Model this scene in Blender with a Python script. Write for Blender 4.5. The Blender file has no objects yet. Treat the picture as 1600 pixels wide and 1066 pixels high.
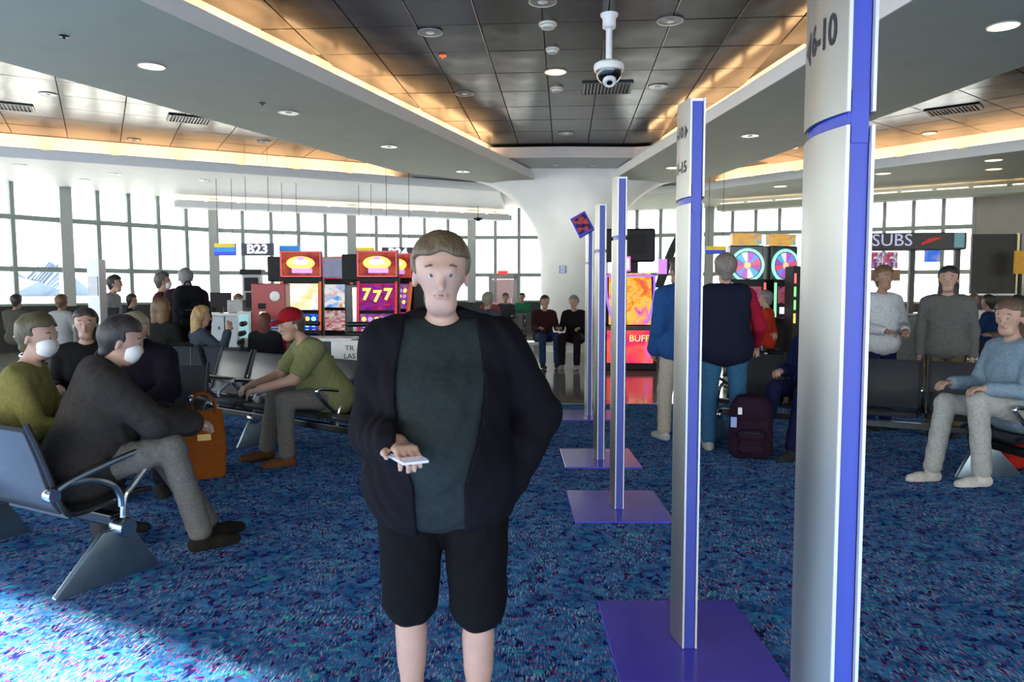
import bpy, bmesh, math, random
import numpy as np
from mathutils import Vector, Matrix
random.seed(7)
SC = bpy.context.scene
COL = SC.collection

# ------------------------------------------------------------------ camera, light, exposure
F_PX = 1180.0
CAM_H = 1.5
PITCH = math.atan(79 / F_PX)
cam_d = bpy.data.cameras.new('camera')
cam_d.sensor_width = 36.0
cam_d.lens = F_PX / 1600 * 36.0
cam_d.clip_end = 2000
cam = bpy.data.objects.new('camera', cam_d)
cam.location = (0, 0, CAM_H)
cam.rotation_euler = (math.pi / 2 - PITCH, 0, 0)
COL.objects.link(cam)
SC.camera = cam

wd = bpy.data.worlds.new('sky')
SC.world = wd
wd.use_nodes = True
bg = wd.node_tree.nodes['Background']
bg.inputs[0].default_value = (0.97, 1.0, 0.96, 1)
bg.inputs[1].default_value = 3.2

SUN_AZ = (0.30, 0.954)          # horizontal travel of the sunlight (from behind left)
SUN_EL = math.radians(21)
sun_d = bpy.data.lights.new('sun', 'SUN')
sun_d.energy = 30.0
sun_d.angle = 0.012
sun_d.color = (1.0, 0.88, 0.72)
sun = bpy.data.objects.new('sun', sun_d)
sv = Vector((SUN_AZ[0] * math.cos(SUN_EL), SUN_AZ[1] * math.cos(SUN_EL), -math.sin(SUN_EL)))
sun.rotation_euler = sv.to_track_quat('-Z', 'Y').to_euler()
sun.location = (-4, -12, 12)
COL.objects.link(sun)

SC.view_settings.view_transform = 'Standard'
SC.view_settings.look = 'None'
SC.view_settings.gamma = 1.0
SC.view_settings.use_curve_mapping = False
SC.view_settings.exposure = 1.05

COVE_W = 7.5                   # watts of one cove tube
COVE_COL = (1.0, 0.58, 0.27)

# ------------------------------------------------------------------ helpers
_cp, _sp = math.cos(PITCH), math.sin(PITCH)
def at(x, y, z=None, d=None):
    """photo pixel -> place in the hall, on the level z or at the distance d"""
    a = (x - 800) / F_PX; b = (533 - y) / F_PX
    D = Vector((a, _cp + b * _sp, -_sp + b * _cp))
    t = (z - CAM_H) / D.z if z is not None else d / D.y
    return Vector((D.x * t, D.y * t, CAM_H + D.z * t))
def px(n, d): return n * d / F_PX

MATS = {}
def nodes(name):
    m = bpy.data.materials.new(name); m.use_nodes = True
    nt = m.node_tree
    return m, nt, nt.nodes['Principled BSDF'], nt.nodes, nt.links
def M(name, col=(.5, .5, .5), rough=.5, metal=0.0, var=.12, scale=14.0, bump=0.0, spec=.5, stretch=None, emit=None, coat=0.0, estr=1.0):
    if name in MATS: return MATS[name]
    m, nt, P, N, L = nodes(name)
    tc = N.new('ShaderNodeTexCoord')
    mp = N.new('ShaderNodeMapping')
    if stretch: mp.inputs['Scale'].default_value = stretch
    L.new(tc.outputs['Object'], mp.inputs[0])
    nz = N.new('ShaderNodeTexNoise'); nz.inputs['Scale'].default_value = scale; nz.inputs['Detail'].default_value = 5
    L.new(mp.outputs[0], nz.inputs['Vector'])
    rp = N.new('ShaderNodeValToRGB')
    rp.color_ramp.elements[0].position = .3; rp.color_ramp.elements[1].position = .7
    rp.color_ramp.elements[0].color = tuple(c * (1 - var) for c in col) + (1,)
    rp.color_ramp.elements[1].color = tuple(min(1, c * (1 + var)) for c in col) + (1,)
    L.new(nz.outputs[0], rp.inputs[0]); L.new(rp.outputs[0], P.inputs['Base Color'])
    P.inputs['Roughness'].default_value = rough; P.inputs['Metallic'].default_value = metal
    P.inputs['Specular IOR Level'].default_value = spec
    P.inputs['Coat Weight'].default_value = coat
    if bump:
        b = N.new('ShaderNodeBump'); b.inputs['Strength'].default_value = bump; b.inputs['Distance'].default_value = .01
        L.new(nz.outputs[0], b.inputs['Height']); L.new(b.outputs[0], P.inputs['Normal'])
    if emit:
        P.inputs['Emission Color'].default_value = tuple(emit) + (1,); P.inputs['Emission Strength'].default_value = estr * .5
    MATS[name] = m
    return m
def screen_mat(name, cols, scale=6.0, estr=1.6, kind='voronoi', dist=0.6):
    """picture on a lit display: colour blobs from procedural noise"""
    m, nt, P, N, L = nodes(name)
    tc = N.new('ShaderNodeTexCoord')
    nz = N.new('ShaderNodeTexNoise'); nz.inputs['Scale'].default_value = scale * .6; nz.inputs['Detail'].default_value = 3; nz.inputs['Distortion'].default_value = dist
    L.new(tc.outputs['Generated'], nz.inputs['Vector'])
    src = nz.outputs[0]
    if kind == 'voronoi':
        v = N.new('ShaderNodeTexVoronoi'); v.inputs['Scale'].default_value = scale
        L.new(tc.outputs['Generated'], v.inputs['Vector'])
        sp = N.new('ShaderNodeSeparateColor'); L.new(v.outputs['Color'], sp.inputs[0])
        mx = N.new('ShaderNodeMix'); mx.inputs[0].default_value = .45
        L.new(sp.outputs[0], mx.inputs[2]); L.new(nz.outputs[0], mx.inputs[3])
        src = mx.outputs[0]
    rp = N.new('ShaderNodeValToRGB'); e = rp.color_ramp.elements
    k = len(cols)
    while len(e) < k: e.new(.5)
    for i, c in enumerate(cols):
        e[i].position = .22 + .56 * i / (k - 1); e[i].color = tuple(c) + (1,)
    L.new(src, rp.inputs[0])
    P.inputs['Base Color'].default_value = (.01, .01, .01, 1); P.inputs['Roughness'].default_value = .3; P.inputs['Specular IOR Level'].default_value = .08
    L.new(rp.outputs[0], P.inputs['Emission Color']); P.inputs['Emission Strength'].default_value = estr * .45
    return m

class MB:
    def __init__(s): s.v = []; s.f = []
    def add(s, vs, fs):
        o = len(s.v); s.v += [tuple(v) for v in vs]; s.f += [tuple(i + o for i in f) for f in fs]; return s
    def box(s, c, size, mat=None):
        x, y, z = [k / 2 for k in size]
        vs = [Vector((i * x, j * y, k * z)) for i in (-1, 1) for j in (-1, 1) for k in (-1, 1)]
        if mat is not None: vs = [mat @ v for v in vs]
        c = Vector(c)
        return s.add([v + c for v in vs], [(0, 1, 3, 2), (4, 6, 7, 5), (0, 4, 5, 1), (2, 3, 7, 6), (0, 2, 6, 4), (1, 5, 7, 3)])
    def bar(s, a, b, w, h, up=(0, 0, 1)):
        a = Vector(a); b = Vector(b); d = b - a
        y = d.normalized(); x = y.cross(Vector(up))
        if x.length < 1e-5: x = Vector((1, 0, 0))
        x.normalize(); z = x.cross(y)
        m = Matrix((x, y, z)).transposed()
        return s.box((a + b) / 2, (w, d.length, h), m)
    def prism(s, poly, z0, z1):
        n = len(poly)
        ar = sum(poly[i][0] * poly[(i + 1) % n][1] - poly[(i + 1) % n][0] * poly[i][1] for i in range(n))
        if ar < 0: poly = poly[::-1]
        vs = [(p[0], p[1], z0) for p in poly] + [(p[0], p[1], z1) for p in poly]
        fs = [tuple(range(n - 1, -1, -1)), tuple(range(n, 2 * n))] + [(i, (i + 1) % n, n + (i + 1) % n, n + i) for i in range(n)]
        return s.add(vs, fs)
    def tube(s, pts, r, n=8, caps=True):
        pts = [Vector(p) for p in pts]; rs = r if isinstance(r, (list, tuple)) else [r] * len(pts)
        vs = []; fs = []; up = None
        for i, p in enumerate(pts):
            t = (pts[min(i + 1, len(pts) - 1)] - pts[max(i - 1, 0)]).normalized()
            if up is None:
                up = Vector((0, 0, 1)) if abs(t.z) < .9 else Vector((0, 1, 0))
            x = t.cross(up)
            if x.length < 1e-6: x = t.orthogonal()
            x.normalize(); up = x.cross(t).normalized()
            for k in range(n):
                a = 2 * math.pi * k / n
                vs.append(p + x * math.cos(a) * rs[i] + up * math.sin(a) * rs[i])
        for i in range(len(pts) - 1):
            for k in range(n):
                fs.append((i * n + k, i * n + (k + 1) % n, (i + 1) * n + (k + 1) % n, (i + 1) * n + k))
        if caps:
            fs.append(tuple(range(n - 1, -1, -1))); o = (len(pts) - 1) * n; fs.append(tuple(range(o, o + n)))
        return s.add(vs, fs)
    def lathe(s, prof, c=(0, 0, 0), n=24, mat=None, caps=True):
        c = Vector(c); vs = []; fs = []; m = len(prof)
        for r, z in prof:
            for k in range(n):
                a = 2 * math.pi * k / n
                v = Vector((r * math.cos(a), r * math.sin(a), z))
                if mat is not None: v = mat @ v
                vs.append(v + c)
        for i in range(m - 1):
            for k in range(n):
                fs.append((i * n + k, i * n + (k + 1) % n, (i + 1) * n + (k + 1) % n, (i + 1) * n + k))
        if caps and prof[0][0] > 1e-6: fs.append(tuple(range(n - 1, -1, -1)))
        if caps and prof[-1][0] > 1e-6: fs.append(tuple(range((m - 1) * n, m * n)))
        return s.add(vs, fs)
    def sheet(s, prof, x0, x1, th, nx=1):
        """profile of (y,z) swept along x, with thickness"""
        n = len(prof); out = []
        for i, (y, z) in enumerate(prof):
            a = prof[max(i - 1, 0)]; b = prof[min(i + 1, n - 1)]
            t = Vector((b[0] - a[0], b[1] - a[1])).normalized()
            out.append((y - t.y * th, z + t.x * th))
        ring = list(prof) + out[::-1]; k = len(ring)
        vs = [(x0, y, z) for y, z in ring] + [(x1, y, z) for y, z in ring]
        fs = [(i, i + k, (i + 1) % k + k, (i + 1) % k) for i in range(k)]
        fs += [(i, i + 1, k - 2 - i, k - 1 - i) for i in range(n - 1)]
        fs += [(k + k - 1 - i, k + k - 2 - i, k + i + 1, k + i) for i in range(n - 1)]
        return s.add(vs, fs)
    def mesh(s, name, bevel=0.0, smooth=False, seg=2):
        me = bpy.data.meshes.new(name)
        me.from_pydata(s.v, [], s.f)
        bm = bmesh.new(); bm.from_mesh(me)
        bmesh.ops.recalc_face_normals(bm, faces=bm.faces)
        if bevel:
            ed = [e for e in bm.edges if len(e.link_faces) == 2 and e.calc_face_angle(0) > .6]
            bmesh.ops.bevel(bm, geom=ed, offset=bevel, segments=seg, profile=.6, affect='EDGES', clamp_overlap=True)
        bm.to_mesh(me); bm.free()
        if smooth:
            me.polygons.foreach_set('use_smooth', [True] * len(me.polygons))
            try: me.set_sharp_from_angle(angle=.7)
            except Exception: pass
        return me
    def build(s, name, mat, parent=None, bevel=0.0, smooth=False, seg=2):
        me = s.mesh(name, bevel, smooth, seg)
        if mat: me.materials.append(mat)
        return link(name, me, parent)
def link(name, me, parent=None, loc=None):
    o = bpy.data.objects.new(name, me); COL.objects.link(o)
    if parent is not None: o.parent = parent
    if loc is not None: o.location = loc
    return o
def tag(o, label=None, cat=None, group=None, kind=None):
    if label: o['label'] = label
    if cat: o['category'] = cat
    if group: o['group'] = group
    if kind: o['kind'] = kind
    return o
def empty(name, loc=(0, 0, 0), rz=0.0):
    o = bpy.data.objects.new(name, None); COL.objects.link(o)
    o.location = loc; o.rotation_euler = (0, 0, rz); o.empty_display_size = .1
    return o
def copy_tree(o, parent=None):
    c = o.copy(); COL.objects.link(c)
    if parent is not None: c.parent = parent
    for ch in list(o.children): copy_tree(ch, c)
    return c
def text_mesh(s, size, extrude=.002, align='CENTER', bold=0.0):
    cu = bpy.data.curves.new('lettering', 'FONT'); cu.body = s; cu.size = size; cu.extrude = extrude
    cu.align_x = align; cu.align_y = 'CENTER'; cu.resolution_u = 3; cu.offset = bold
    o = bpy.data.objects.new('lettering', cu); COL.objects.link(o)
    bpy.context.view_layer.update()
    me = bpy.data.meshes.new_from_object(o.evaluated_get(bpy.context.evaluated_depsgraph_get()))
    bpy.data.objects.remove(o); bpy.data.curves.remove(cu)
    return me
def lettering(s, size, mat, parent, loc, rz=0.0, name='lettering', bold=0.0, sx=1.0):
    """standing letters, read from the local -y side"""
    me = text_mesh(s, size, bold=bold)
    me.materials.clear(); me.materials.append(mat)
    o = link(name, me, parent, loc)
    o.rotation_euler = (math.pi / 2, 0, rz); o.scale = (sx, 1, 1)
    return o
def rot_to(v):
    return Vector((0, 0, 1)).rotation_difference(Vector(v)).to_matrix()

# ------------------------------------------------------------------ shared materials
white_paint = M('white_paint', (.72, .72, .70), .55, var=.03, scale=3, bump=.02)
shaded_soffit = M('shaded_soffit', (.40, .41, .315), .7, var=.04, scale=2.5, bump=.03)  # white plaster; shade and greenish window tint put into this colour
column_paint = M('column_paint', (.88, .885, .85), .6, var=.03, scale=2, bump=.02)
black_plastic = M('black_plastic', (.010, .010, .012), .5, var=.2, spec=.2)
black_fabric = M('black_fabric', (.014, .013, .017), .85, var=.3, scale=60, bump=.15)
dark_metal = M('dark_metal', (.05, .055, .06), .35, 1.0, var=.1)
chrome = M('polished_aluminium', (.62, .65, .70), .2, 1.0, var=.05, scale=30)
mullion_mat = M('mullion_grey_green', (.30, .345, .32), .5, .1, var=.05)
white_plastic = M('white_plastic', (.75, .76, .76), .3, var=.03)
# ------------------------------------------------------------------ floor
def carpet_material():
    m, nt, P, N, L = nodes('carpet')
    tc = N.new('ShaderNodeTexCoord')
    def mapped(sc, rot=0.0):
        mp = N.new('ShaderNodeMapping'); mp.inputs['Scale'].default_value = sc; mp.inputs['Rotation'].default_value = (0, 0, rot)
        L.new(tc.outputs['Object'], mp.inputs[0]); return mp.outputs[0]
    def noise(vec, s, d=3, ds=0.0):
        n = N.new('ShaderNodeTexNoise'); n.inputs['Scale'].default_value = s; n.inputs['Detail'].default_value = d; n.inputs['Distortion'].default_value = ds
        L.new(vec, n.inputs['Vector']); return n.outputs[0]
    def ramp(src, p0, c0, p1, c1, const=False):
        r = N.new('ShaderNodeValToRGB'); r.color_ramp.elements[0].position = p0; r.color_ramp.elements[1].position = p1
        r.color_ramp.elements[0].color = c0; r.color_ramp.elements[1].color = c1
        if const: r.color_ramp.interpolation = 'CONSTANT'
        L.new(src, r.inputs[0]); return r.outputs[0]
    def mix(fac, a, b, bt='MIX'):
        x = N.new('ShaderNodeMix'); x.data_type = 'RGBA'; x.blend_type = bt
        if isinstance(fac, float): x.inputs[0].default_value = fac
        else: L.new(fac, x.inputs[0])
        for k, v in ((6, a), (7, b)):
            if isinstance(v, tuple): x.inputs[k].default_value = v
            else: L.new(v, x.inputs[k])
        return x.outputs[2]
    B, W = (0, 0, 0, 1), (1, 1, 1, 1)
    v = mapped((1, 1, 1))
    base = ramp(noise(v, 12.0, 4, .8), .36, (.013, .088, .29, 1), .66, (.065, .28, .62, 1))
    tealm = ramp(noise(mapped((1.0, 1.5, 1), .4), 10.0, 2, 1.0), .62, B, .68, W)
    c = mix(tealm, base, (.04, .42, .52, 1))
    darkm = ramp(noise(mapped((1.5, 1, 1), -.5), 16.0, 2, .6), .56, B, .62, W)
    c = mix(darkm, c, (.014, .022, .14, 1))
    # little red and purple flecks
    redm = ramp(noise(mapped((1.0, 2.2, 1), .35), 34.0, 1.0, .3), .62, B, .67, W)
    c = mix(redm, c, (.38, .03, .20, 1))
    # loops of pale yarn running in short strokes
    stroke = ramp(noise(mapped((6.0, .8, 1), -.3), 26.0, 1, 0), .56, B, .66, W)
    area = ramp(noise(v, 3.4, 3, .5), .36, B, .60, W)
    mm = N.new('ShaderNodeMath'); mm.operation = 'MULTIPLY'; L.new(stroke, mm.inputs[0]); L.new(area, mm.inputs[1])
    m2 = N.new('ShaderNodeMath'); m2.operation = 'MULTIPLY'; L.new(mm.outputs[0], m2.inputs[0]); m2.inputs[1].default_value = .8
    c = mix(m2.outputs[0], c, (.62, .72, .86, 1))
    L.new(c, P.inputs['Base Color'])
    P.inputs['Roughness'].default_value = .92; P.inputs['Specular IOR Level'].default_value = .0
    bh = noise(mapped((7.0, 1.0, 1), -.3), 40.0, 2)
    b = N.new('ShaderNodeBump'); b.inputs['Strength'].default_value = .5; b.inputs['Distance'].default_value = .006
    L.new(bh, b.inputs['Height']); L.new(b.outputs[0], P.inputs['Normal'])
    return m
carpet_mat = carpet_material()
stone = M('polished_terrazzo', (.30, .285, .27), .10, var=.10, scale=40, spec=.6)
b = MB(); b.prism([(-20, 9.9), (17, 9.9), (17, 23), (8, 25), (0, 26.2), (-8, 25), (-14, 20), (-20, 12)], -.12, 0)
tag(b.build('floor', stone), 'polished grey stone floor of the concourse', kind='structure')
b = MB(); b.prism([(-20, -14), (17, -14), (17, 9.88), (-20, 9.88)], -.12, .004)
tag(b.build('floor', carpet_mat), 'patterned dark blue carpet with teal and red flecks', kind='structure')
b = MB(); b.prism([(-9.5, 19.6), (-.6, 19.6), (-.6, 25.2), (-5, 24.1), (-8.6, 22.2)], .001, .006)
tag(b.build('floor', carpet_mat), 'far patch of blue carpet before the windows', kind='structure')
# threshold strip between carpet and stone
b = MB(); b.box((-1.5, 9.89, .004), (37, .05, .012))
tag(b.build('trim_1', M('floor_strip', (.2, .2, .2), .35, 1.0)), 'metal edge strip where carpet meets stone', kind='structure')

# ------------------------------------------------------------------ outside
tarmac = M('apron_concrete', (.55, .56, .57), .9, var=.08, scale=.2)
b = MB(); b.prism([(-400, 27.2), (400, 27.2), (400, 700), (-400, 700)], -3.2, -3.0)
tag(b.build('apron_ground', tarmac), 'bright concrete airfield beyond the windows', kind='structure')
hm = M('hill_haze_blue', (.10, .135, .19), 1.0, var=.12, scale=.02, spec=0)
def ridge(name, x0, x1, y, h, seed, label):
    rnd = random.Random(seed); mb = MB(); n = 40; prof = []
    for i in range(n + 1):
        t = i / n
        prof.append((x0 + (x1 - x0) * t, h * (.25 + .75 * math.sin(math.pi * t) ** .8) * (.75 + .35 * rnd.random())))
    vs = []; fs = []
    for (x, z) in prof: vs += [(x, y - 35, -3.0), (x, y, z), (x, y + 45, -3.0)]
    for i in range(n):
        a = 3 * i
        fs += [(a, a + 3, a + 4, a + 1), (a + 1, a + 4, a + 5, a + 2), (a, a + 2, a + 5, a + 3)]
    fs += [(0, 1, 2), (3 * n, 3 * n + 2, 3 * n + 1)]
    mb.add(vs, fs)
    tag(mb.build(name, hm, None), label, kind='structure')
ridge('hills', -540, -350, 560, 30, 3, 'hazy blue hill on the horizon beyond the left windows')
ridge('hills', -384, -348, 600, 24, 5, 'lower hazy hill beyond the window by the thick column')

# ------------------------------------------------------------------ ceiling
Z_S, Z_F, Z_T = 4.10, 4.29, 4.60           # soffit, fascia top, tile field
def tile_material():
    m, nt, P, N, L = nodes('metal_ceiling_tile')
    tc = N.new('ShaderNodeTexCoord'); nz = N.new('ShaderNodeTexNoise'); nz.inputs['Scale'].default_value = 1.1; nz.inputs['Detail'].default_value = 2
    L.new(tc.outputs['Object'], nz.inputs['Vector'])
    P.inputs['Base Color'].default_value = (.030, .030, .029, 1)
    P.inputs['Metallic'].default_value = .45; P.inputs['Specular IOR Level'].default_value = .15; P.inputs['Roughness'].default_value = .22
    b = N.new('ShaderNodeBump'); b.inputs['Strength'].default_value = .25; b.inputs['Distance'].default_value = .05
    L.new(nz.outputs[0], b.inputs['Height']); L.new(b.outputs[0], P.inputs['Normal'])
    return m
tile_mat = tile_material()
# unseen rear edge of the roof, cut to shape the sun patch, line (-4,-2.27)->(+.79,-.43)
sh = 4.6 / math.tan(SUN_EL)
e0 = Vector((-2.25, 3.3)) - Vector(SUN_AZ) * sh; ed = Vector((.79, -.43))
E0 = e0 - ed * 14; E1 = e0 + ed * 26
roof = [(E0.x, E0.y), (E1.x, E1.y), (18, 22), (8, 26.6), (0, 27), (-8, 26), (-15, 21), (-21, 14)]
b = MB(); b.prism(roof, Z_T + .035, Z_T + .2)
ceiling = tag(b.build('ceiling', M('ceiling_void', (.02, .02, .02), .9)), 'dark recessed ceiling of glossy metal tiles', kind='structure')
def inside(p, poly):
    c = False; n = len(poly)
    for i in range(n):
        a = poly[i]; q = poly[(i + 1) % n]
        if (a[1] > p[1]) != (q[1] > p[1]) and p[0] < (q[0] - a[0]) * (p[1] - a[1]) / (q[1] - a[1]) + a[0]: c = not c
    return c
def tiles(poly, org, ang, tw, tl, skip=()):
    """tiles of tw x tl whose centres lie over the bay"""
    bt = MB(); bt.box((0, 0, 0), (tw - .012, tl - .012, .022)); me = bt.mesh('ceiling_tile', bevel=.004, seg=1); me.materials.append(tile_mat)
    ux = Vector((math.cos(ang), math.sin(ang))); uy = Vector((-math.sin(ang), math.cos(ang)))
    xs = [p[0] for p in poly]; ys = [p[1] for p in poly]; R = int(40 / min(tw, tl)); out = []
    for i in range(-R, R):
        for j in range(-R, R):
            c = Vector(org) + ux * (i + .5) * tw + uy * (j + .5) * tl
            if not (min(xs) - .5 < c.x < max(xs) + .5 and min(ys) - .5 < c.y < max(ys) + .5): continue
            ok = any(inside((c.x + dx, c.y + dy), poly) for dx in (-.45, 0, .45) for dy in (-.45, 0, .45))
            if ok and (i, j) not in skip:
                o = link('ceiling_tile', me, ceiling, (c.x, c.y, Z_T + .013)); o.rotation_euler = (random.uniform(-.004, .004), random.uniform(-.004, .004), ang)
                out.append(o)
    return out
def ext(a, b, t): a = Vector(a); b = Vector(b); q = a + (b - a) * t; return (q.x, q.y)
cL0, cL1 = (-3.44, 6.96), (.56, 18.52)       # central bay, left edge
cR0, cR1 = (3.36, 9.0), (2.33, 18.2)         # right edge
lN0, lN1 = (-5.82, 8.78), (-2.52, 16.74)     # left bay, near edge
lF0, lF1 = (-9.97, 14.92), (-2.54, 18.97)    # left bay, far edge
rN0, rN1 = (5.94, 8.95), (4.97, 15.43)
rF0, rF1 = (9.52, 14.25), (4.98, 19.93)
bayC = [ext(cL0, cL1, -.25), ext(cL0, cL1, .82), (2.49, 16.35), ext(cR0, cR1, -.55)]
bayL = [ext(lN0, lN1, -.35), lN1, ext(lF0, lF1, .93), ext(lF0, lF1, -.55)]
bayR = [ext(rN0, rN1, -.5), rN1, ext(rF0, rF1, .8), ext(rF0, rF1, -.6)]
tiles(bayC, (0.15, 6.0), math.radians(-4), .74, 1.0)
tiles(bayL, (-6, 14), math.atan2(4.05, 7.43), .95, .95)
tiles(bayR, (7, 12), math.atan2(5.68, -4.54) - math.pi / 2, .95, .95)

def inset(poly, d):
    n = len(poly); P = [Vector(p) for p in poly]
    ar = sum(P[i].x * P[(i + 1) % n].y - P[(i + 1) % n].x * P[i].y for i in range(n))
    if ar < 0: P = P[::-1]
    out = []
    for i in range(n):
        a, b_, c = P[i - 1], P[i], P[(i + 1) % n]
        d1 = (b_ - a).normalized(); d2 = (c - b_).normalized()
        n1 = Vector((-d1.y, d1.x)); n2 = Vector((-d2.y, d2.x))
        k = (n1 + n2); k /= max(.3, k.dot(n1)); out.append(b_ + k * d)
    return [(q.x, q.y) for q in out]
def beam(name, poly, label, m=None):
    o = MB().prism(poly, Z_S, Z_F - .004).build(name, m or shaded_soffit)
    tag(o, label, kind='structure')
    MB().prism(inset(poly, -.008), Z_S + .004, Z_F + .004).build('fascia', white_paint, o)
    MB().prism(inset(poly, .42), Z_F, Z_T + .03).build('cove_wall', M('cove_cream', (.52, .48, .42), .7, var=.04), o)
    return o
beam('trim_2', [ext(cL0, cL1, -1.1), (.75, 18.6), (.2, 19.2), lN1, ext(lN0, lN1, -1.4)], 'plaster ceiling beam, shade put into its grey, between the central and the left tiled bay')
beam('trim_3', [ext(cR0, cR1, -1.3), (2.33, 18.4), (3.0, 19.2), (4.6, 17.6), rN1, ext(rN0, rN1, -1.9)], 'plaster ceiling beam, shade put into its grey, between the central and the right tiled bay')
beam('trim_4', [ext(lF0, lF1, -.9), lF1, (-.4, 20.1), (-.2, 26.4), (-5, 25.4), (-9.3, 22.9), (-12.6, 19.2), (-18, 12.2)], 'plaster ceiling soffit, window light put into its pale colour, running above the left windows', white_paint)  # lighter colour than the other beams carries the window light
beam('trim_5', [ext(rF0, rF1, -1.0), rF1, (3.6, 20.8), (2.6, 26.2), (6.5, 24.5), (13, 21.4), (17.5, 17.6)], 'plaster ceiling soffit, shade put into its grey, above the right windows')
# closing soffit round the column head, set a little higher
o = MB().prism([(-.1, 16.4), (1.2, 16.32), (2.6, 16.38), (4.9, 15.6), (4.9, 20.5), (2.6, 26), (-.3, 26), (-2.5, 19.2), (-2.4, 16.6)], 4.33, 4.56).build('trim_6', M('soffit_light', (.56, .56, .55), .6, var=.03, scale=2))
tag(o, 'light curved fascia and soffit closing the central bay before the column', kind='structure')
# lower bulkhead before the left windows, with a lit end recess
p0 = at(272, 322, d=20.6); p1 = at(800, 331, d=24.6)
dv = (p1 - p0).normalized(); nv = Vector((-dv.y, dv.x, 0)).normalized()
q = [p0, p1, p1 + nv * .5, p0 + nv * .5]
tag(MB().prism([(v.x, v.y) for v in q], 3.76, 3.93).build('trim_7', white_paint), 'white bulkhead hanging before the left windows', kind='structure')
# bulkhead on the right
r0 = at(1120, 322, d=21.8); r1 = at(1640, 306, d=17.4); dr_ = (r1 - r0).normalized(); nr_ = Vector((-dr_.y, dr_.x, 0)).normalized()
tag(MB().prism([(v.x, v.y) for v in (r0, r1, r1 + nr_ * .5, r0 + nr_ * .5)], 3.78, 3.93).build('trim_8', shaded_soffit), 'grey bulkhead hanging before the right windows', kind='structure')

# column with haunches running up into the beams
CX, CY, CR = 1.56, 18.9, .84
vs = []; fs = []; n = 72
zs = [0, 1.0, 2.0, 2.3] + [2.3 + 2.05 * (i / 22) for i in range(1, 23)]
for z in zs:
    t = max(0, min(1, (z - 2.3) / 2.0)); fl = 1 - math.sqrt(max(0, 1 - t * t))
    for k in range(n):
        a = 2 * math.pi * k / n
        w = .35 + 1.95 * abs(math.sin(a + math.pi / 2)) ** 4 if True else 0
        r = CR + fl * w
        vs.append((CX + r * math.cos(a), CY + r * math.sin(a), z))
for i in range(len(zs) - 1):
    for k in range(n): fs.append((i * n + k, i * n + (k + 1) % n, (i + 1) * n + (k + 1) % n, (i + 1) * n + k))
tag(MB().add(vs, fs).build('column', column_paint, None, smooth=True), 'thick round white column flaring out into the ceiling', kind='structure')
# cove tubes: batten lamps standing on the ledges
tube_mat = M('cove_tube_glow', (1, .8, .6), .5, emit=(1, .70, .40), estr=2.5)
batten_mat = M('cove_batten', (.6, .6, .58), .5)
def cove(a, b_, n, inward, group, label, w=COVE_W, z=Z_F):
    a = Vector(a); b_ = Vector(b_); d = (b_ - a); L_ = d.length; d.normalize()
    nn = Vector((-d.y, d.x)); nn = nn if inward > 0 else -nn
    for i in range(n):
        c = a + d * L_ * (i + .5) / n + nn * .15
        t = empty('cove_lamp', (c.x, c.y, z), math.atan2(d.y, d.x))
        tag(t, label, 'lamp', group)
        l = L_ / n * .86
        MB().box((0, 0, .02), (l, .06, .04)).build('batten', batten_mat, t)
        MB().tube([(-l / 2, 0, .055), (l / 2, 0, .055)], .014, 8).build('tube', tube_mat, t, smooth=True)
        ld = bpy.data.lights.new('cove_glow', 'AREA'); ld.shape = 'RECTANGLE'; ld.size = l; ld.size_y = .05; ld.energy = w * l / 1.1; ld.color = COVE_COL
        lo = bpy.data.objects.new('cove_glow', ld); COL.objects.link(lo); lo.parent = t; lo.location = (0, 0, .085)
        lo.rotation_euler = (math.pi + (-.5 if inward > 0 else .5), 0, 0)
cove(ext(cL0, cL1, -.1), ext(cL0, cL1, .80), 9, 1, 'cove lamps left of the central bay', 'warm batten lamp on the left ledge of the central bay')
cove(ext(cR0, cR1, -.3), ext(cR0, cR1, .72), 8, -1, 'cove lamps right of the central bay', 'warm batten lamp on the right ledge of the central bay')
cove(ext(lF0, lF1, -.35), ext(lF0, lF1, .97), 9, 1, 'cove lamps of the left bay', 'warm batten lamp on the far ledge of the left bay')
cove(ext(rF0, rF1, -.5), ext(rF0, rF1, .97), 9, -1, 'cove lamps of the right bay', 'warm batten lamp on the far ledge of the right bay')

cove((p0.x, p0.y), (p1.x, p1.y), 12, 1, 'lamps on the left bulkhead', 'warm batten lamp on the bulkhead before the left windows', .8, 3.93)
cove((r0.x, r0.y), (r1.x, r1.y), 10, 1, 'lamps on the right bulkhead', 'warm batten lamp on the bulkhead before the right windows', .8, 3.93)

# ------------------------------------------------------------------ window walls
W = [(-16.5, 11.0), (-11.3, 19.3), (-8.75, 22.3), (-5.1, 24.2), (-1.35, 25.4), (2.6, 25.2), (6.2, 23.9), (9.4, 22.6), (12.75, 21.0)]
gm, nt, P_, N_, L_ = nodes('window_glass')
N_.remove(P_)
tr = N_.new('ShaderNodeBsdfTransparent'); gl = N_.new('ShaderNodeBsdfGlossy'); gl.inputs['Roughness'].default_value = .02
fr = N_.new('ShaderNodeFresnel'); fr.inputs[0].default_value = 1.25; mxs = N_.new('ShaderNodeMixShader')
tr.inputs[0].default_value = (.97, .985, .98, 1)
L_.new(fr.outputs[0], mxs.inputs[0]); L_.new(tr.outputs[0], mxs.inputs[1]); L_.new(gl.outputs[0], mxs.inputs[2]); L_.new(mxs.outputs[0], N_['Material Output'].inputs[0])
glass = gm
ZR = [1.15, 2.02, 3.27, 4.2]
wall_dark = M('spandrel_dark', (.035, .036, .035), .6, var=.15)
LEAN = .06                       # the glass leans out at the top
b = MB()
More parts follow.
